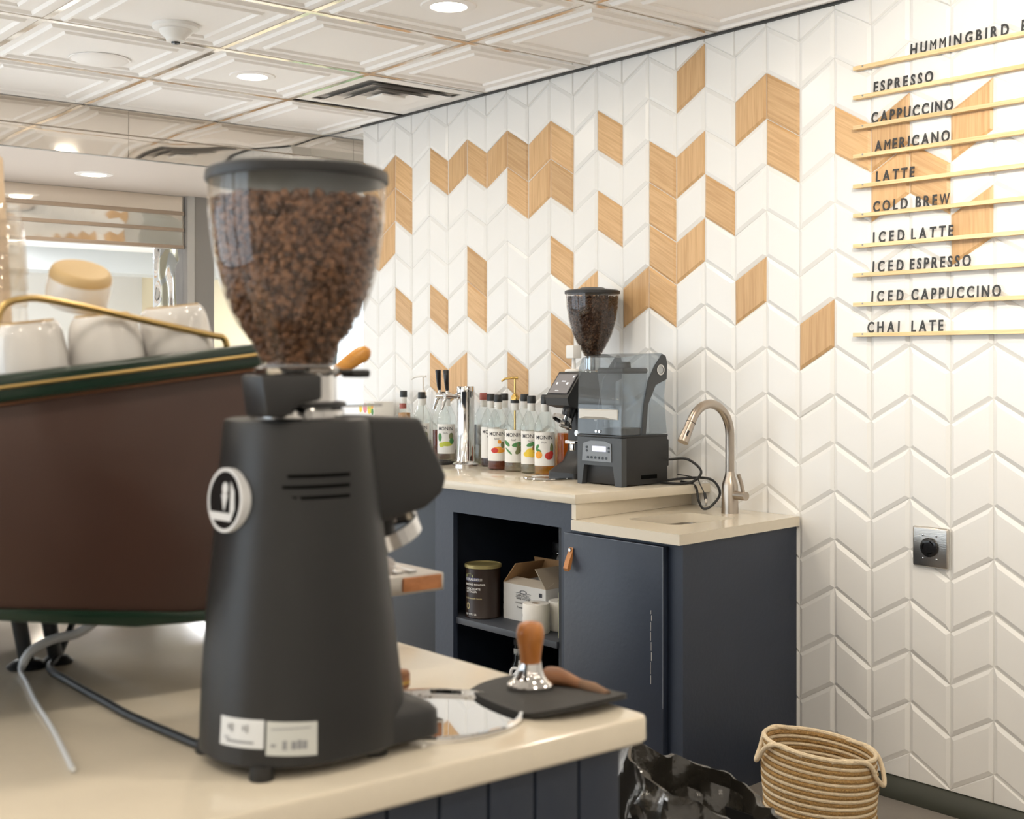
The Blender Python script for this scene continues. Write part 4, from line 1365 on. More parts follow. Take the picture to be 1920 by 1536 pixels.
def flap(pts, m, name='flap'):
    n = (Vector(pts[1]) - Vector(pts[0])).cross(Vector(pts[3]) - Vector(pts[0])).normalized() * 0.0015
    mb = MB()
    mb.add([Vector(p) + n for p in pts] + [Vector(p) - n for p in pts], [(0, 1, 2, 3), (7, 6, 5, 4), (0, 4, 5, 1), (1, 5, 6, 2), (2, 6, 7, 3), (3, 7, 4, 0)])
    return mb.build(name, m, cb, smooth=0)


flap([(-bw, -bd, bh), (-bw, bd, bh), (-bw + 0.055, bd, bh + 0.072), (-bw + 0.055, -bd + 0.01, bh + 0.072)], KRAFT)
flap([(bw, -bd, bh), (bw, bd, bh), (bw - 0.055, bd, bh + 0.066), (bw - 0.055, -bd, bh + 0.066)], mat('dusty_board', (0.45, 0.38, 0.30), 0.8))
flap([(-bw, -bd, bh), (bw, -bd, bh), (bw - 0.01, -bd + 0.05, bh + 0.016), (-bw + 0.01, -bd + 0.05, bh + 0.016)], mat('pale_board', (0.62, 0.55, 0.46), 0.8))
flap([(-bw, bd, bh), (bw, bd, bh), (bw, bd - 0.02, bh + 0.078), (-bw, bd - 0.02, bh + 0.078)], KRAFT)


def flat_text(txt, size, x, z, m, parent, y):
    me = text_mesh(txt, size, 0.0, m, bold=0.0001, align='CENTER')
    xform(me, Matrix.Translation((x, y, z)) @ Matrix.Rotation(R(90), 4, 'X'))
    return link('printed_lettering', me, parent)


yb = -bd - 0.0006
flat_text('GHIRARDELLI', 0.0125, -0.005, 0.088, INK, cb, yb)
flat_text('Baking & Beverage', 0.010, -0.004, 0.078, INK, cb, yb)
flat_text('CHOCOLATE & COCOA', 0.0085, 0.0, 0.062, INK, cb, yb)
flat_text('Premium Powder', 0.010, -0.002, 0.046, INK, cb, yb)
for nm_, pp in (('printed_crest', blob(-0.005, 0.104, 0.020, 0.007)), ('printed_seal', blob(0.0, 0.024, 0.010, 0.012))):
    pin = [((p[0] - pp[0][0]) * 0 + p[0], p[1]) for p in pp]
    cxx = sum(p[0] for p in pp) / len(pp)
    czz = sum(p[1] for p in pp) / len(pp)
    pi_ = [(cxx + (p[0] - cxx) * 0.7, czz + (p[1] - czz) * 0.7) for p in pp]
    n_ = len(pp)
    MB().add([(p[0], yb, p[1]) for p in pp] + [(p[0], yb, p[1]) for p in pi_], [(i, (i + 1) % n_, n_ + (i + 1) % n_, n_ + i) for i in range(n_)]).build(nm_, INK, cb, smooth=0)
MB().box(-0.046, 0.036, yb, yb + 0.0004, 0.0845, 0.0858).box(-0.046, 0.036, yb, yb + 0.0004, 0.0995, 0.1008).build('printed_frame', INK, cb, smooth=0)
MB().box(0.078, 0.094, yb, yb + 0.0004, 0.098, 0.112).build('printed_square', INK, cb, smooth=0)

roll0 = thing('paper_roll', 'white paper roll on the shelf right behind the tamper handle', 'paper roll', (-3.392, 2.880, SH), 0, 'paper rolls on the cabinet shelf')
MB().lathe([(0.016, 0.0), (0.045, 0.0), (0.047, 0.004), (0.047, 0.097), (0.045, 0.10), (0.016, 0.10), (0.016, 0.0)], 32, caps=False).build('paper', PAPER, roll0)
MB().lathe([(0.0155, 0.002), (0.0155, 0.098)], 20, caps=False).build('core', KRAFT, roll0)
r2 = copy_tree(roll0)
r2.location = (-3.372, 2.980, SH)
r2['label'] = 'white paper roll on the shelf nearest the navy door'
pk = thing('yellow_packet', 'thin pale yellow packet at the shelf edge beside the paper rolls', 'packet', (-3.258, 2.875, SH))
MB().bev(-0.008, 0.008, -0.006, 0.05, 0, 0.155, 0.003).build('sleeve', mat('pale_yellow', (0.70, 0.66, 0.36), 0.6), pk)
ws = thing('white_cup_stack', 'white cup seen at the right end of the shelf above the rolls', 'cup', (-3.345, 3.085, SH))
MB().lathe([(0.036, 0.0), (0.038, 0.12), (0.042, 0.175), (0.045, 0.235), (0.040, 0.240), (0.030, 0.25), (0, 0.25)], 28).build('shell', WHITE_PLASTIC, ws)
MB().lathe([(0.0455, 0.228), (0.047, 0.232), (0.0455, 0.236)], 28, caps=False).build('rim', WHITE_PLASTIC, ws)
for n, (x, y, lab) in enumerate([(-3.66, 3.24, 'black lidded jar behind the cardboard box, leftmost of three'), (-3.55, 3.25, 'black lidded jar behind the cardboard box, middle of three'), (-3.44, 3.26, 'black lidded jar behind the cardboard box, rightmost of three')]):
    j = thing('black_jar', lab, 'jar', (x, y, SH), 0, 'black jars at the back of the shelf')
    MB().lathe([(0, 0), (0.045, 0), (0.047, 0.005), (0.047, 0.19), (0.036, 0.205), (0.036, 0.212)], 28).build('body', mat('dark_glass', (0.02, 0.02, 0.02), 0.1), j)
    MB().lathe([(0.039, 0.208), (0.040, 0.212), (0.040, 0.245), (0.037, 0.25), (0, 0.25)], 28).build('lid', BLACK_PLASTIC, j)
    MB().lathe([(0.0405, 0.206), (0.041, 0.209), (0.0405, 0.212)], 28, caps=False).build('lid_ring', CHROME, j)
db = thing('dark_bottle', 'dark bottle with a white neck label in the lower cabinet space', 'bottle', (-3.66, 3.02, 0.1005))
MB().lathe([(0, 0), (0.038, 0), (0.04, 0.005), (0.04, 0.10), (0.016, 0.145), (0.015, 0.205)], 26).build('glass', mat('dark_glass', (0.02, 0.02, 0.02), 0.1), db)
MB().lathe([(0.0156, 0.155), (0.0156, 0.19)], 22, caps=False).build('neck_label', LABELW, db)
MB().lathe([(0.0165, 0.203), (0.0165, 0.222), (0, 0.223)], 22).build('cap', BLACK_PLASTIC, db)
for n, (x, y, lab) in enumerate([(-3.52, 2.93, 'white plastic jug with handle low in the cabinet, left of the tamper'), (-3.33, 2.92, 'white plastic jug with handle low in the cabinet, right of the tamper'), (-3.285, 3.05, 'white plastic jug farthest right in the lower cabinet space')]):
    j = thing('white_jug', lab, 'jug', (x, y, 0.1005), 0, 'jugs in the lower cabinet space')
    MB().loft([[(p[0], p[1], z) for p in rrect(-a, a, -a, a, a * 0.4, 4)] for z, a in ((0, 0.038), (0.004, 0.041), (0.10, 0.041), (0.13, 0.032), (0.155, 0.016), (0.165, 0.015))]).build('body', WHITE_PLASTIC, j)
    MB().tube(spline([(-0.012, -0.01, 0.152), (-0.036, -0.02, 0.150), (-0.044, -0.022, 0.125), (-0.038, -0.02, 0.09)], 5), 0.006, 10).build('handle', WHITE_PLASTIC, j)
    MB().lathe([(0.017, 0.163), (0.0175, 0.166), (0.0175, 0.182), (0, 0.183)], 20).build('cap', WHITE_PLASTIC, j)

# ------------------------------------------------------------------ foreground counter
ZT = 0.907
CX, CY = -1.088, 1.105
ct = MB()
ol = [(CX - 0.022, CY), (-4.2, CY), (-4.2, -0.55), (CX, -0.55), (CX, CY - 0.022)]
ol = arc(CX - 0.02, CY - 0.02, 0.02, 0, PI / 2, 6) + [(-4.2, CY), (-4.2, -0.55), (CX, -0.55)]
rings = []
for z, d in ((ZT - 0.032, 0.004), (ZT - 0.028, 0.0), (ZT - 0.005, 0.0), (ZT - 0.0015, 0.0015), (ZT, 0.005)):
    rings.append([(p[0], p[1], z) for p in (inset(ol, d) if d else ol)])
ct.loft(rings)
tag(ct.build('stone_worktop', QUARTZ, smooth=30), 'cream stone counter top in the foreground carrying the big grinder', 'worktop')
cb2 = thing('espresso_counter', 'navy board-clad counter base under the foreground worktop', 'counter', (0, 0, 0))
MB().box(-4.15, CX - 0.045, -0.5, CY - 0.045, 0.0, ZT - 0.0325).build('carcass', NAVY_IN, cb2)
bw_ = 0.0665
y = CY - 0.026
brd = MB().bev(0, 0.016, -bw_ + 0.003, 0, 0.005, ZT - 0.034, 0.003).mesh('board', NAVY)
while y - bw_ > -0.5:
    link('board', brd, cb2, (CX - 0.045, y, 0))
    y -= bw_
brd2 = MB().bev(-0.12 + 0.003, 0, 0, 0.016, 0.005, ZT - 0.034, 0.003).mesh('board', NAVY)
x = CX - 0.030
while x - 0.12 > -4.1:
    link('board', brd2, cb2, (x, CY - 0.045, 0))
    x -= 0.12

# ------------------------------------------------------------------ big grinder
gx, gy = -1.225, 0.705
G = thing('coffee_grinder', 'large matte black coffee grinder with full bean hopper in the foreground', 'grinder', (gx, gy, ZT))


def oval(cx_, cy_, a, b, z, n=40, e=2.3):
    out = []
    for i in range(n):
        t = 2 * PI * i / n
        c_, s_ = math.cos(t), math.sin(t)
        out.append((cx_ + a * abs(c_) ** (2 / e) * (1 if c_ >= 0 else -1), cy_ + b * abs(s_) ** (2 / e) * (1 if s_ >= 0 else -1), z))
    return out


secs = [(0.010, 0.088, 0.106, 0.008), (0.014, 0.092, 0.110, 0.008), (0.05, 0.092, 0.109, 0.008), (0.09, 0.090, 0.105, 0.006), (0.16, 0.086, 0.098, 0.004), (0.235, 0.082, 0.089, 0.003), (0.300, 0.079, 0.082, 0.002), (0.350, 0.077, 0.076, 0.001), (0.356, 0.075, 0.074, 0.001), (0.358, 0.068, 0.068, 0.001)]
MB().loft([oval(0, cy_, a, b, z) for z, a, b, cy_ in secs]).build('body', BLACK_SATIN, G)
# front foot that carries the tray edge
MB().loft([[(p[0], p[1], z) for p in rrect(-a, a, 0.02, y1, 0.02, 5)] for z, a, y1 in ((0.010, 0.076, 0.134), (0.013, 0.080, 0.138), (0.038, 0.080, 0.136), (0.045, 0.076, 0.130), (0.052, 0.064, 0.116), (0.066, 0.05, 0.09))]).build('foot', BLACK_SATIN, G)
for sx, sy in ((0.06, -0.075), (-0.06, -0.075), (0.06, 0.060), (-0.06, 0.060)):
    MB().lathe([(0.012, 0.0), (0.013, 0.002), (0.011, 0.014)], 16, Matrix.Translation((sx, sy, 0))).build('rubber_foot', RUBBER, G)
# dosing head
bm = bmesh.new()
prof_h = [(0.035, 0.247), (0.060, 0.243), (0.128, 0.256), (0.152, 0.272), (0.158, 0.290), (0.122, 0.356), (0.035, 0.360)]
vsA = [bm.verts.new((-0.058, p[0], p[1])) for p in prof_h]
vsB = [bm.verts.new((0.058, p[0], p[1])) for p in prof_h]
bm.faces.new(vsA)
bm.faces.new(vsB[::-1])
for i in range(len(prof_h)):
    j = (i + 1) % len(prof_h)
    bm.faces.new((vsA[i], vsB[i], vsB[j], vsA[j]))
bmesh.ops.recalc_face_normals(bm, faces=bm.faces[:])
bmesh.ops.bevel(bm, geom=bm.edges[:], offset=0.006, segments=3, affect='EDGES', profile=0.5)
MB().frombm(bm).build('dosing_head', BLACK_SATIN, G)
# cooling slots on the near side
for k, z in enumerate((0.3015, 0.2905, 0.2795)):
    mb = MB()
    ys = [-0.050 - 0.004 * k + (0.066 + 0.004 * k) * i / 10 for i in range(11)]
    r_a = 0.079

    def xs_at(yy):
        t_ = max(-1, min(1, (yy - 0.002) / 0.082))
        return r_a * (1 - abs(t_) ** 2.3) ** (1 / 2.3) + 0.0012
    vs = [(xs_at(yy), yy, z - 0.0018) for yy in ys] + [(xs_at(yy), yy, z + 0.0018) for yy in ys]
    mb.add(vs, [(i, i + 1, i + 12, i + 11) for i in range(10)])
    mb.build('cooling_slot', DARK, G)
# chrome collar, flange, adjuster
MB().lathe([(0.050, 0.358), (0.050, 0.366), (0.046, 0.368), (0.0415, 0.372), (0.0415, 0.402), (0.044, 0.404), (0.046, 0.410), (0.040, 0.413)], 40).build('collar', CHROME, G)
MB().lathe([(0.047, 0.368), (0.052, 0.369), (0.052, 0.374), (0.047, 0.375)], 40, caps=False).build('adjusting_ring', BLACK_PLASTIC, G)
MB().box(0.0, 0.016, 0.05, 0.098, 0.368, 0.3715).build('ring_lever', CHROME, G)
MB().bev(-0.012, 0.010, 0.03, 0.082, 0.404, 0.409, 0.002).build('hopper_gate', BLACK_PLASTIC, G)
MB().bev(-0.014, 0.012, 0.062, 0.086, 0.400, 0.409, 0.003).build('gate_tab', BLACK_PLASTIC, G)
bm = bmesh.new()
pb_ = [(-0.078, 0.362), (-0.084, 0.404), (-0.014, 0.404), (-0.014, 0.378), (-0.040, 0.374), (-0.056, 0.360)]
A_ = [bm.verts.new((0.030, p[0], p[1])) for p in pb_]
B_ = [bm.verts.new((0.076, p[0], p[1])) for p in pb_]
bm.faces.new(A_)
bm.faces.new(B_[::-1])
for i in range(len(pb_)):
    j = (i + 1) % len(pb_)
    bm.faces.new((A_[i], B_[i], B_[j], A_[j]))
bmesh.ops.recalc_face_normals(bm, faces=bm.faces[:])
bmesh.ops.bevel(bm, geom=bm.edges[:], offset=0.004, segments=2, affect='EDGES', profile=0.5)
MB().frombm(bm).build('adjuster_block', BLACK_PLASTIC, G)
for z in (0.389, 0.400):
    MB().lathe([(0.006, 0), (0.005, 0.003), (0, 0.0035)], 14, Matrix.Translation((0.060, -0.012, z)) @ Matrix.Rotation(R(90), 4, 'Y')).build('bolt', CHROME, G)
MB().cyl((0.06, -0.03, 0.366), (0.075, -0.03, 0.364), 0.005).build('bolt', CHROME, G)
# hopper
HP1 = [(0.036, 0.411), (0.050, 0.439), (0.066, 0.462), (0.079, 0.493), (0.088, 0.530), (0.0925, 0.568), (0.0940, 0.612)]


def refine(prof):
    return [(p.x, p.z) for p in spline([(r, 0, z) for r, z in prof], 4)]


HP1 = refine(HP1)
MB().lathe(HP1, 56, caps=False).build('hopper', clear('hopper_plastic', (0.93, 0.92, 0.90), refl=1.5, rough=0.03), G)
MB().lathe([(0.036, 0.404), (0.040, 0.405), (0.040, 0.414), (0.036, 0.4145)], 40, caps=False).build('hopper_neck', clear('neck_plastic', (0.6, 0.6, 0.6), refl=2.0, haze=0.3), G)
MB().lathe([(0.0965, 0.608), (0.0975, 0.610), (0.0965, 0.619), (0.092, 0.622), (0.03, 0.627), (0, 0.627)], 56).build('hopper_lid', BLACK_PLASTIC, G)
beans('coffee_beans', 'medium brown beans heaped in the hopper of the big foreground grinder', [(r - 0.0025, z) for r, z in HP1], (gx, gy, ZT), 4200, 0.0098, 9, 0.588)
# spout and portafilter fork on the front
MB().tube([(0, 0.088, 0.250), (0, 0.098, 0.225), (0, 0.104, 0.205)], [0.028, 0.024, 0.018], 20).build('spout', BLACK_PLASTIC, G)
MB().lathe([(0.037, -0.009), (0.041, -0.009), (0.041, 0.009), (0.037, 0.009)], 32, Matrix.Translation((0.0, 0.112, 0.226)) @ Matrix.Rotation(R(24), 4, 'X'), caps=False).build('portafilter_ring', CHROME, G)
MB().tube([(0, 0.075, 0.196), (0, 0.10, 0.192), (0, 0.118, 0.186)], [0.012, 0.013, 0.010], 16).build('start_button', mat('pale_button', (0.62, 0.57, 0.55), 0.35), G)
MB().bev(-0.03, 0.03, 0.07, 0.09, 0.165, 0.182, 0.004).build('fork_mount', BLACK_PLASTIC, G)
# round maker's badge on the back
badge_dir = R(-86)
bc = Vector((0.078 * math.cos(badge_dir) * 1.02, 0.002 + 0.084 * math.sin(badge_dir), 0.275))
BM = Matrix.Translation(bc) @ Matrix.Rotation(badge_dir, 4, 'Z') @ Matrix.Rotation(R(90 - 4), 4, 'Y')
bd_ = MB().lathe([(0.0, 0.006), (0.0325, 0.006), (0.0325, -0.006)], 40, BM).build('badge', BLACK_GLOSS, G)
BW = mat('badge_white', (0.75, 0.76, 0.78), 0.3)
MB().lathe([(0.0295, 0.0066), (0.0330, 0.0066), (0.0330, -0.005)], 40, BM, caps=False).build('badge_ring', BW, bd_)
# local badge frame: x runs down, y runs sideways
for nm_, pts_ in (('badge_head', blob(-0.012, 0.0, 0.0065, 0.0055)), ('badge_body', [(-0.006, -0.006), (-0.006, 0.006), (0.010, 0.001), (0.010, -0.001)]), ('badge_swirl', [(-0.020, 0.010), (-0.010, 0.018), (0.008, 0.020), (0.020, 0.014), (0.012, 0.012), (-0.006, 0.011)])):
    MB().add([(p[0], p[1], 0.0068) for p in pts_], [tuple(range(len(pts_)))], BM).build(nm_, BW, bd_, smooth=0)
MB().add([(0.013, -0.026, 0.0068), (0.021, -0.023, 0.0068), (0.021, 0.014, 0.0068), (0.013, 0.014, 0.0068)], [(0, 1, 2, 3)], BM).build('badge_band', BW, bd_, smooth=0)
# two stickers low on the back
STK = mat('sticker_white', (0.74, 0.76, 0.78), 0.45)
FADED = mat('faded_print', (0.30, 0.31, 0.33), 0.6)


def surf(t, z, push=0.0016):
    """point on the body shell at section angle t (degrees) and height z"""
    f_ = (z - 0.016) / (0.09 - 0.016)
    a = 0.092 - 0.002 * f_ + push
    b = 0.1095 - 0.0045 * f_ + push
    c_, s_ = math.cos(R(t)), math.sin(R(t))
    return (a * abs(c_) ** (2 / 2.3) * (1 if c_ >= 0 else -1), 0.008 + b * abs(s_) ** (2 / 2.3) * (1 if s_ >= 0 else -1), z)


def patch(t0, t1, z0, z1, m, parent, name, push=0.0016, n=12, dz=0.0):
    ts = [t0 + (t1 - t0) * i / n for i in range(n + 1)]
    lo = [surf(tt, z0 + dz * (i / n), push) for i, tt in enumerate(ts)]
    hi = [surf(tt, z1 + dz * (i / n), push) for i, tt in enumerate(ts)]
    return MB().add(lo + hi, [(i, i + 1, i + n + 2, i + n + 1) for i in range(n)]).build(name, m, parent)


sA = patch(-80, -47.5, 0.032, 0.0605, STK, G, 'sticker')
for i, (y0, y1, z0, z1) in enumerate([(-73.5, -72, 0.049, 0.054), (-71, -69, 0.047, 0.055), (-62, -60.5, 0.049, 0.054), (-59.5, -58, 0.047, 0.055), (-76, -72, 0.040, 0.0415), (-74, -54, 0.0365, 0.039)]):
    patch(y0, y1, z0, z1, FADED, sA, 'sticker_print', 0.0022, 4)
sB = patch(-46, -16.5, 0.026, 0.0595, mat('sticker_grey', (0.62, 0.64, 0.62), 0.45), G, 'sticker', dz=-0.003)
for i, (y0, y1, z0, z1) in enumerate([(-36, -33.5, 0.031, 0.040), (-31, -28, 0.031, 0.039), (-27.5, -25, 0.031, 0.040), (-24.5, -22, 0.031, 0.039), (-43, -40, 0.034, 0.037), (-43, -20, 0.051, 0.052)]):
    patch(y0, y1, z0, z1, FADED, sB, 'sticker_print', 0.0022, 4)

# ------------------------------------------------------------------ tray, tamper mat, tamper, brush
tr = thing('round_tray', 'round mirror steel tray at the foot of the big grinder', 'tray', (-1.245, 0.895, ZT))
MB().lathe([(0.0, 0.0012), (0.098, 0.0012), (0.101, 0.0025), (0.104, 0.0070), (0.108, 0.0075), (0.110, 0.005), (0.110, 0.0)], 64).build('dish', mat('mirror_steel', (0.80, 0.79, 0.78), 0.025, 1.0), tr, smooth=8)
mp_ = [(-1.300, 0.995), (-1.318, 1.03), (-1.325, 1.075), (-1.31, 1.112), (-1.236, 1.122), (-1.168, 1.122), (-1.140, 1.112), (-1.128, 1.07), (-1.132, 1.02), (-1.15, 0.985), (-1.18, 0.974), (-1.25, 0.980)]
tm = MB()
mp_ = [(p.x, p.y) for p in spline([(q[0], q[1], 0) for q in mp_ + mp_[:1]], 4)][:-1]
mp_ = mp_[::-1]


def lift(p):
    return 0.010 * max(0.0, (p[0] + 1.175) / 0.045) ** 1.5 if p[0] > -1.175 else 0.0


tm.loft([[(p[0], p[1], ZT + 0.0008 + lift(p)) for p in mp_], [(p[0], p[1], ZT + 0.0068 + lift(p)) for p in mp_]])
tag(tm.build('tamping_mat', RUBBER, smooth=50), 'black rubber tamping mat at the corner of the foreground counter', 'mat')
TAMPW = wood('tamper_cherry', (0.34, 0.11, 0.02), (0.52, 0.20, 0.045), 0.0, 0.5, 0.3)
ta = thing('tamper', 'coffee tamper with turned wooden handle standing on the black mat', 'tamper', (-1.248, 1.050, ZT + 0.0070))
MB().lathe([(0, 0), (0.0285, 0), (0.0292, 0.001), (0.0292, 0.008), (0.0270, 0.0105), (0.0225, 0.0135), (0.0180, 0.019), (0.0150, 0.027), (0.0138, 0.035)], 40).build('steel_base', CHROME, ta)
MB().lathe(refine([(0.0130, 0.035), (0.0132, 0.042), (0.0150, 0.054), (0.0172, 0.066), (0.0170, 0.076), (0.0125, 0.084), (0.0, 0.0865)]), 32).build('handle', TAMPW, ta)
br = thing('wooden_brush', 'small wooden handled brush lying beside the tamper', 'brush', (0, 0, 0))
MB().tube(spline([(-1.262, 1.090, ZT + 0.018), (-1.235, 1.094, ZT + 0.018), (-1.205, 1.098, ZT + 0.014)], 5), [0.010, 0.011, 0.0112, 0.0115, 0.011, 0.010, 0.009, 0.008, 0.0075, 0.007, 0.0065], 14).build('handle', wood('walnut', (0.20, 0.08, 0.035), (0.36, 0.17, 0.08), R(90), 0.6), br)
MB().tube([(-1.207, 1.0978, ZT + 0.0145), (-1.185, 1.099, ZT + 0.013), (-1.158, 1.098, ZT + 0.012)], [0.0065, 0.008, 0.0045], 10).build('bristles', mat('bristle_brown', (0.22, 0.13, 0.08), 0.8), br)
kb = thing('wooden_peg', 'small round wooden peg standing behind the foot of the big grinder', 'peg', (-1.385, 0.948, ZT))
MB().lathe([(0, 0), (0.010, 0.0), (0.012, 0.003), (0.012, 0.018), (0.010, 0.022), (0, 0.023)], 20).build('turned_wood', wood('walnut', (0.2, 0.08, 0.03), (0.36, 0.17, 0.08)), kb)
MB().lathe([(0.0122, 0.006), (0.0124, 0.008), (0.0122, 0.010)], 20, caps=False).build('groove', GOLD, kb)

# ------------------------------------------------------------------ espresso machine
MX = -1.50
E_ = thing('espresso_machine', 'brown and dark green espresso machine behind the big grinder', 'espresso machine', (MX, 0.0, ZT))
z_ = ZT
BROWN = mat('brown_side_panel', (0.060, 0.028, 0.020), 0.42, bump=0.03, bscale=300)
GREEN = mat('racing_green', (0.010, 0.030, 0.018), 0.28)
BRASS = mat('satin_brass', (0.60, 0.42, 0.17), 0.3, 1.0)
COPPER = mat('copper_edge', (0.42, 0.22, 0.14), 0.35, 1.0)


def P3(poly, x0, x1, b=0.004, seg=2):
    bm = bmesh.new()
    A = [bm.verts.new((x0, p[0], p[1] - z_)) for p in poly]
    B = [bm.verts.new((x1, p[0], p[1] - z_)) for p in poly]
    bm.faces.new(A)
    bm.faces.new(B[::-1])
    for i in range(len(poly)):
        j = (i + 1) % len(poly)
        bm.faces.new((A[i], B[i], B[j], A[j]))
    bmesh.ops.recalc_face_normals(bm, faces=bm.faces[:])
    bmesh.ops.bevel(bm, geom=bm.edges[:], offset=b, segments=seg, affect='EDGES', profile=0.5)
    return MB().frombm(bm)


P3([(0.18, 1.086), (0.483, 1.045), (0.70, 1.014), (0.80, 1.006), (0.90, 1.012), (0.915, 1.03), (0.89, 1.13), (0.818, 1.305), (0.795, 1.316), (0.483, 1.280), (0.18, 1.243)], -0.012, 0.0).build('side_panel', BROWN, E_)
P3([(0.18, 1.088), (0.45, 1.051), (0.70, 1.017), (0.83, 1.010), (0.88, 1.008), (0.84, 1.002), (0.74, 1.001), (0.64, 1.006), (0.483, 1.033), (0.18, 1.075)], -0.022, 0.006, 0.003).build('lower_trim', GREEN, E_)
P3([(0.18, 1.241), (0.483, 1.279), (0.795, 1.317), (0.812, 1.322), (0.800, 1.348), (0.483, 1.310), (0.18, 1.273)], -0.024, 0.016, 0.006, 3).build('upper_trim', GREEN, E_)
MB().tube([(0.0175, 0.18, 1.258 - z_), (0.0175, 0.483, 1.296 - z_), (0.0175, 0.804, 1.335 - z_)], 0.0026, 8).build('brass_piping', BRASS, E_)
MB().tube(spline([(0.004, 0.18, 1.239 - z_), (0.004, 0.483, 1.277 - z_), (0.004, 0.790, 1.3145 - z_), (0.003, 0.816, 1.312 - z_), (0.002, 0.832, 1.288 - z_)], 5), 0.0026, 8).build('copper_piping', COPPER, E_)
P3([(0.20, 1.09), (0.483, 1.05), (0.80, 1.02), (0.86, 1.05), (0.80, 1.30), (0.20, 1.228)], -0.74, -0.013, 0.006).build('body', mat('machine_black', (0.02, 0.02, 0.021), 0.4), E_)
P3([(0.30, 1.075), (0.30, 1.058), (0.66, 1.012), (0.76, 1.02)], -0.70, -0.05, 0.006).build('underbody', mat('machine_grey', (0.10, 0.10, 0.10), 0.45, 0.5), E_)
P3([(0.19, 1.244), (0.80, 1.320), (0.80, 1.324), (0.19, 1.248)], -0.74, -0.02, 0.001).build('cup_tray', mat('tray_steel', (0.45, 0.44, 0.43), 0.3, 1.0), E_)
P3([(0.18, 1.086), (0.483, 1.045), (0.80, 1.006), (0.915, 1.03), (0.818, 1.305), (0.18, 1.243)], -0.755, -0.742).build('side_panel', BROWN, E_)
# legs with round feet
for lx, ly in ((-0.30, 0.615), (-0.30, 0.655), (-0.60, 0.62)):
    MB().tube([(lx, ly - 0.022, 0.125), (lx, ly, 0.006)], [0.011, 0.010], 14).build('leg', BLACK_SATIN, E_)
MB().lathe([(0.026, 0), (0.027, 0.003), (0.018, 0.010), (0, 0.012)], 24, Matrix.Translation((-0.30, 0.615, 0))).build('leg_foot', BLACK_SATIN, E_)
MB().lathe([(0.020, 0), (0.021, 0.003), (0.014, 0.010), (0, 0.012)], 24, Matrix.Translation((-0.30, 0.657, 0))).build('leg_foot', BLACK_SATIN, E_)
# group head, lever handle, drip tray
for gxm in (-0.16, -0.48):
    MB().lathe([(0.036, 1.135 - z_), (0.038, 1.14 - z_), (0.038, 1.20 - z_), (0.030, 1.225 - z_), (0.030, 1.26 - z_)], 32, Matrix.Translation((gxm, 0.93, 0))).build('group_head', CHROME, E_)
    MB().bev(gxm - 0.03, gxm + 0.03, 0.80, 0.93, 1.18 - z_, 1.25 - z_, 0.008).build('group_neck', CHROME, E_)
HANDLE = wood('orange_handle_wood', (0.55, 0.22, 0.03), (0.72, 0.34, 0.06), R(70), 0.4, 0.35)
MB().tube(spline([(-0.12, 0.975, 1.300 - z_), (-0.12, 1.005, 1.317 - z_), (-0.12, 1.035, 1.334 - z_), (-0.12, 1.052, 1.342 - z_)], 4), [0.0055, 0.006, 0.007, 0.008, 0.0095, 0.0105, 0.0115, 0.012, 0.0125, 0.0125, 0.0118, 0.0095, 0.005], 16).build('lever_handle', HANDLE, E_)
MB().tube([(-0.12, 0.87, 1.245 - z_), (-0.12, 0.93, 1.275 - z_), (-0.12, 0.978, 1.302 - z_)], [0.009, 0.007, 0.0055], 12).build('lever_arm', CHROME, E_)
dtm = MB().bev(-0.70, 0.0, 0.80, 1.102, 1.000 - z_, 1.026 - z_, 0.003).build('drip_tray', STEEL, E_)
MB().bev(-0.004, 0.003, 1.030, 1.096, 1.004 - z_, 1.024 - z_, 0.002).build('wood_inlay', wood('tray_wood', (0.32, 0.12, 0.04), (0.48, 0.2, 0.08), R(90), 0.5), dtm)  # warm reflection on the chrome tray side, put into wood-brown colour
for k in range(10):
    MB().box(-0.68, -0.02, 0.84 + 0.024 * k, 0.852 + 0.024 * k, 1.0262 - z_, 1.0295 - z_).build('grille_bar', CHROME, dtm)
MB().tube(spline([(-0.02, 1.015, 1.002 - z_), (-0.016, 1.018, 0.99 - z_), (-0.014, 1.016, 0.966 - z_)], 4), 0.0038, 10).build('drain_spout', CHROME, dtm)
# brass cup rail
rail = spline([(-0.010, 0.470, 1.312 - z_), (-0.010, 0.480, 1.360 - z_), (-0.010, 0.490, 1.388 - z_), (-0.010, 0.515, 1.397 - z_), (-0.010, 0.545, 1.3955 - z_), (-0.010, 0.63, 1.380 - z_), (-0.010, 0.742, 1.359 - z_), (-0.010, 0.762, 1.355 - z_), (-0.010, 0.768, 1.342 - z_)], 5)
MB().tube(rail, 0.0042, 10).build('cup_rail', BRASS, E_)

# cups upside down on the tray, which slopes gently
slope = math.atan(0.122)


def tray_z(yy):
    return 1.2845 + 0.122 * (yy - 0.483) + 0.003


TAN_LIGHT = mat('tan_light_base', (0.62, 0.44, 0.22), 0.5)  # white cups; warm light and shade on their bases put into this tan


def cup(label, x, yy, z, r=0.044, h=0.076, tan=False):
    c = thing('white_cup', label, 'cup', (x, yy, z), 0, 'upturned cups on the espresso machine')
    c.rotation_euler = (slope, 0, 0)
    pr = [(r - 0.004, 0.0), (r, 0.001), (r, 0.006), (r * 0.985, h * 0.4), (r * 0.90, h * 0.80), (r * 0.78, h * 0.955), (r * 0.70, h * 0.98)]
    MB().lathe(refine(pr), 36, caps=False).build('bowl', WHITE_PORC, c)
    MB().lathe([(r * 0.71, h * 0.975), (r * 0.71, h), (r * 0.64, h), (r * 0.62, h * 0.985), (0, h * 0.985)], 36, caps=False).build('foot_ring', TAN_LIGHT if tan else WHITE_PORC, c)
    return c


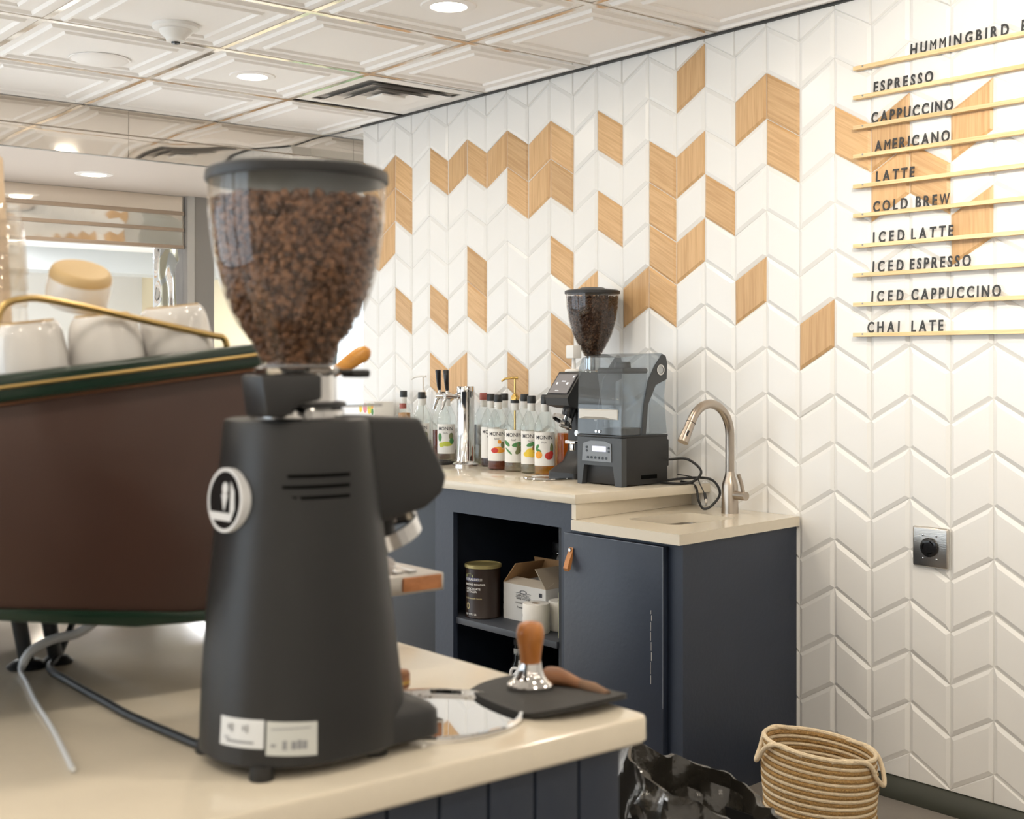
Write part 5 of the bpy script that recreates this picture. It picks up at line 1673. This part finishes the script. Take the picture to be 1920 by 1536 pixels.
cup('upturned white cup at the left edge, nearest the clear plastic cups', -1.560, 0.538, tray_z(0.538), 0.0455, 0.078, True)
cup('upturned white cup in the middle of the front row of three', -1.556, 0.632, tray_z(0.632), 0.0455, 0.078, True)
cup('upturned white cup at the front right end by the brass rail', -1.553, 0.723, tray_z(0.723), 0.0455, 0.080, True)
cup('upturned white cup behind the left front cup', -1.656, 0.575, tray_z(0.575), 0.0455, 0.078, True)
cup('upturned white cup behind the middle front cup', -1.655, 0.670, tray_z(0.670), 0.0455, 0.078, True)
cup('upturned white cup behind the right front cup', -1.652, 0.764, tray_z(0.764), 0.0455, 0.078, True)
zt2 = tray_z(0.62) + 0.082
c = thing('white_cup', 'single upturned white cup, its base tinted as warm light, leaning on top of the others', 'cup', (-1.612, 0.612, zt2 + 0.012), 0, 'upturned cups on the espresso machine')
tocam = Vector((0.935, -0.354, 0))
c.rotation_euler = (Matrix.Rotation(R(-9), 3, tocam) @ Matrix.Rotation(R(24), 3, Vector((0.354, 0.935, 0)))).to_euler()
MB().lathe(refine([(0.034, 0.0), (0.037, 0.001), (0.0385, 0.010), (0.0385, 0.026), (0.0380, 0.034)]), 36, caps=False).build('bowl', WHITE_PORC, c)
MB().lathe(refine([(0.0380, 0.034), (0.0372, 0.040), (0.034, 0.0455), (0.027, 0.047), (0.0, 0.0475)]), 36, caps=False).build('foot_ring', TAN_LIGHT, c)
# clear plastic cups and a kraft paper cup at the left edge
cc = thing('clear_cup_stack', 'stack of clear plastic cups at the left picture edge', 'cups', (-1.64, 0.520, tray_z(0.52) + 0.080))
for k in range(4):
    z0 = 0.020 * k
    MB().lathe([(0.038, z0), (0.040, z0 + 0.002), (0.036, z0 + 0.045), (0.030, z0 + 0.085), (0.0, z0 + 0.086)], 30, caps=False).build('clear_cup', clear('clear_cup_plastic', (0.95, 0.93, 0.90), refl=1.6, haze=0.10, hazecol=(0.9, 0.85, 0.78)), cc)
kc = thing('kraft_cup', 'beige paper cone stack above the clear cups at the left edge', 'paper cup', (-1.80, 0.545, tray_z(0.55) + 0.001))
MB().lathe([(0.050, 0.0), (0.052, 0.002), (0.036, 0.30), (0.034, 0.303), (0, 0.303)], 32).build('cone', mat('beige_paper', (0.72, 0.54, 0.36), 0.7), kc)
MB().lathe([(0.052, 0.0), (0.054, 0.003), (0.052, 0.006)], 32, caps=False).build('rolled_rim', MATS['beige_paper'], kc)

# hose and cable on the counter
tag(MB().tube(spline([(-1.44, 0.617, ZT + 0.0055), (-1.262, 0.628, ZT + 0.0055)][::-1] + [(-1.53, 0.618, ZT + 0.0055), (-1.66, 0.622, ZT + 0.0055), (-1.75, 0.628, ZT + 0.006), (-1.80, 0.66, ZT + 0.012), (-1.85, 0.70, ZT + 0.05)], 6), 0.005, 8).build('machine_cable', CORD), 'black cable lying on the counter from the machine to the big grinder', 'cable')
tag(MB().tube(spline([(-1.76, 0.70, ZT + 0.062), (-1.765, 0.672, ZT + 0.045), (-1.77, 0.640, ZT + 0.040), (-1.77, 0.610, ZT + 0.028), (-1.765, 0.595, ZT + 0.006), (-1.70, 0.580, ZT + 0.005), (-1.60, 0.556, ZT + 0.005), (-1.45, 0.525, ZT + 0.005), (-1.30, 0.490, ZT + 0.005)], 6),
              [0.0065] * 22 + [0.006, 0.005, 0.004] + [0.003] * 24, 8).build('drain_hose', mat('white_hose', (0.72, 0.74, 0.76), 0.35)), 'thin white hose curling from under the machine onto the counter', 'hose')

# ------------------------------------------------------------------ rope basket
bk = thing('rope_basket', 'round coiled rope basket with looped handles beside the sink cabinet', 'basket', (-2.226, 2.905, 0.0))
ROPE = mat('cream_cotton_rope', (0.80, 0.66, 0.46), 0.85, bump=0.5, bscale=120)
JUTE = mat('jute_braid', (0.42, 0.25, 0.09), 0.9, bump=0.9, bscale=160, var=0.35, vscale=140)
RV = Vector((0.633, 0.774, 0))
npair = 13
pitch = 0.0212
seg = 56
for k in range(npair):
    for kind in (0, 1):
        z0 = 0.008 + pitch * (k + 0.5 * kind)
        rad = 0.149 + 0.003 * math.sin(k * 0.9)
        pts = []
        for i in range(seg):
            a = 2 * PI * i / seg
            d = Vector((math.cos(a), math.sin(a), 0))
            pts.append(Vector((rad * d.x, rad * d.y, z0 - 0.022 * (k / npair) * d.dot(RV))))
        MB().tube(pts, 0.0058 if kind == 0 else 0.0066, 8, closed=True).build('rope_coil' if kind == 0 else 'jute_coil', ROPE if kind == 0 else JUTE, bk)
MB().lathe([(0, 0.002), (0.146, 0.002), (0.146, 0.006), (0, 0.006)], 40).build('woven_bottom', JUTE, bk)


def rim_pt(a, r, z):
    d = Vector((math.cos(a), math.sin(a), 0))
    return Vector((r * d.x, r * d.y, z - 0.022 * d.dot(RV)))


zr = 0.008 + pitch * npair
MB().tube([rim_pt(2 * PI * i / seg, 0.149, zr) for i in range(seg)], 0.0062, 8, closed=True).build('rope_coil', ROPE, bk)
aR = math.atan2(RV.y, RV.x)
# near-right loop, far-left loop
for a0, nm_ in ((aR - 0.35, 'handle'), (aR + PI - 0.1, 'handle')):
    pts = [rim_pt(a0 - 1.25, 0.149, zr - 0.003), rim_pt(a0 - 0.75, 0.150, zr + 0.003), rim_pt(a0 - 0.45, 0.156, zr - 0.010), rim_pt(a0 - 0.30, 0.162, zr - 0.045), rim_pt(a0 - 0.05, 0.170, zr - 0.070), rim_pt(a0 + 0.22, 0.170, zr - 0.050), rim_pt(a0 + 0.40, 0.163, zr - 0.015), rim_pt(a0 + 0.65, 0.151, zr + 0.002), rim_pt(a0 + 1.15, 0.149, zr - 0.003)]
    MB().tube(spline(pts, 5), 0.0066, 10).build(nm_, ROPE, bk)

# ------------------------------------------------------------------ bin with black liner
from mathutils import noise
bn = thing('waste_bin', 'waste bin with a crumpled glossy black bag at the end of the foreground counter', 'bin', (-1.70, 1.86, 0.0))
MB().loft([[(p[0], p[1], z) for p in rrect(-a, a, -a, a, 0.04, 5)] for z, a in ((0.0, 0.115), (0.43, 0.14), (0.432, 0.134), (0.02, 0.110))], cap=False).build('bin_body', BLACK_PLASTIC, bn)
BAG = mat('black_bag_plastic', (0.030, 0.027, 0.022), 0.13, spec=0.9, bump=0.35, bscale=28)
nu, nv = 96, 26
vs, fs = [], []
for j in range(nv):
    v_ = j / (nv - 1)
    for i in range(nu):
        a = 2 * PI * i / nu
        d = Vector((math.cos(a), math.sin(a), 0))
        side = d.dot(RV)
        crest = 0.525 - 0.065 * side
        if v_ < 0.45:
            t_ = v_ / 0.45
            r_ = 0.100 + 0.035 * t_
            z0 = 0.20 + (crest - 0.20) * t_
        else:
            t_ = (v_ - 0.45) / 0.55
            r_ = 0.138 + 0.030 * math.sin(t_ * PI * 0.6) + 0.05 * t_ * max(0, side)
            z0 = crest - 0.23 * t_ ** 1.2
        r_ *= 1.0 / max(abs(math.cos(a + 0.4)), abs(math.sin(a + 0.4))) ** 0.45
        p = Vector((r_ * d.x, r_ * d.y, z0))
        q = Vector((p.x * 14, p.y * 14, p.z * 9))
        n1 = noise.noise(q)
        n2 = noise.noise(q * 2.3 + Vector((5, 1, 2)))
        amp = 0.018 if 0.2 < v_ else 0.006
        rid = (1 - abs(n1)) ** 3
        p += d * (amp * (rid * 1.3 - 0.6) + 0.006 * n2) + Vector((0, 0, 0.022 * n1 + 0.008 * n2))
        vs.append(tuple(p))
for j in range(nv - 1):
    for i in range(nu):
        k = (i + 1) % nu
        fs.append((j * nu + i, j * nu + k, (j + 1) * nu + k, (j + 1) * nu + i))
MB().add(vs, fs).build('bag_liner', BAG, bn, smooth=28)
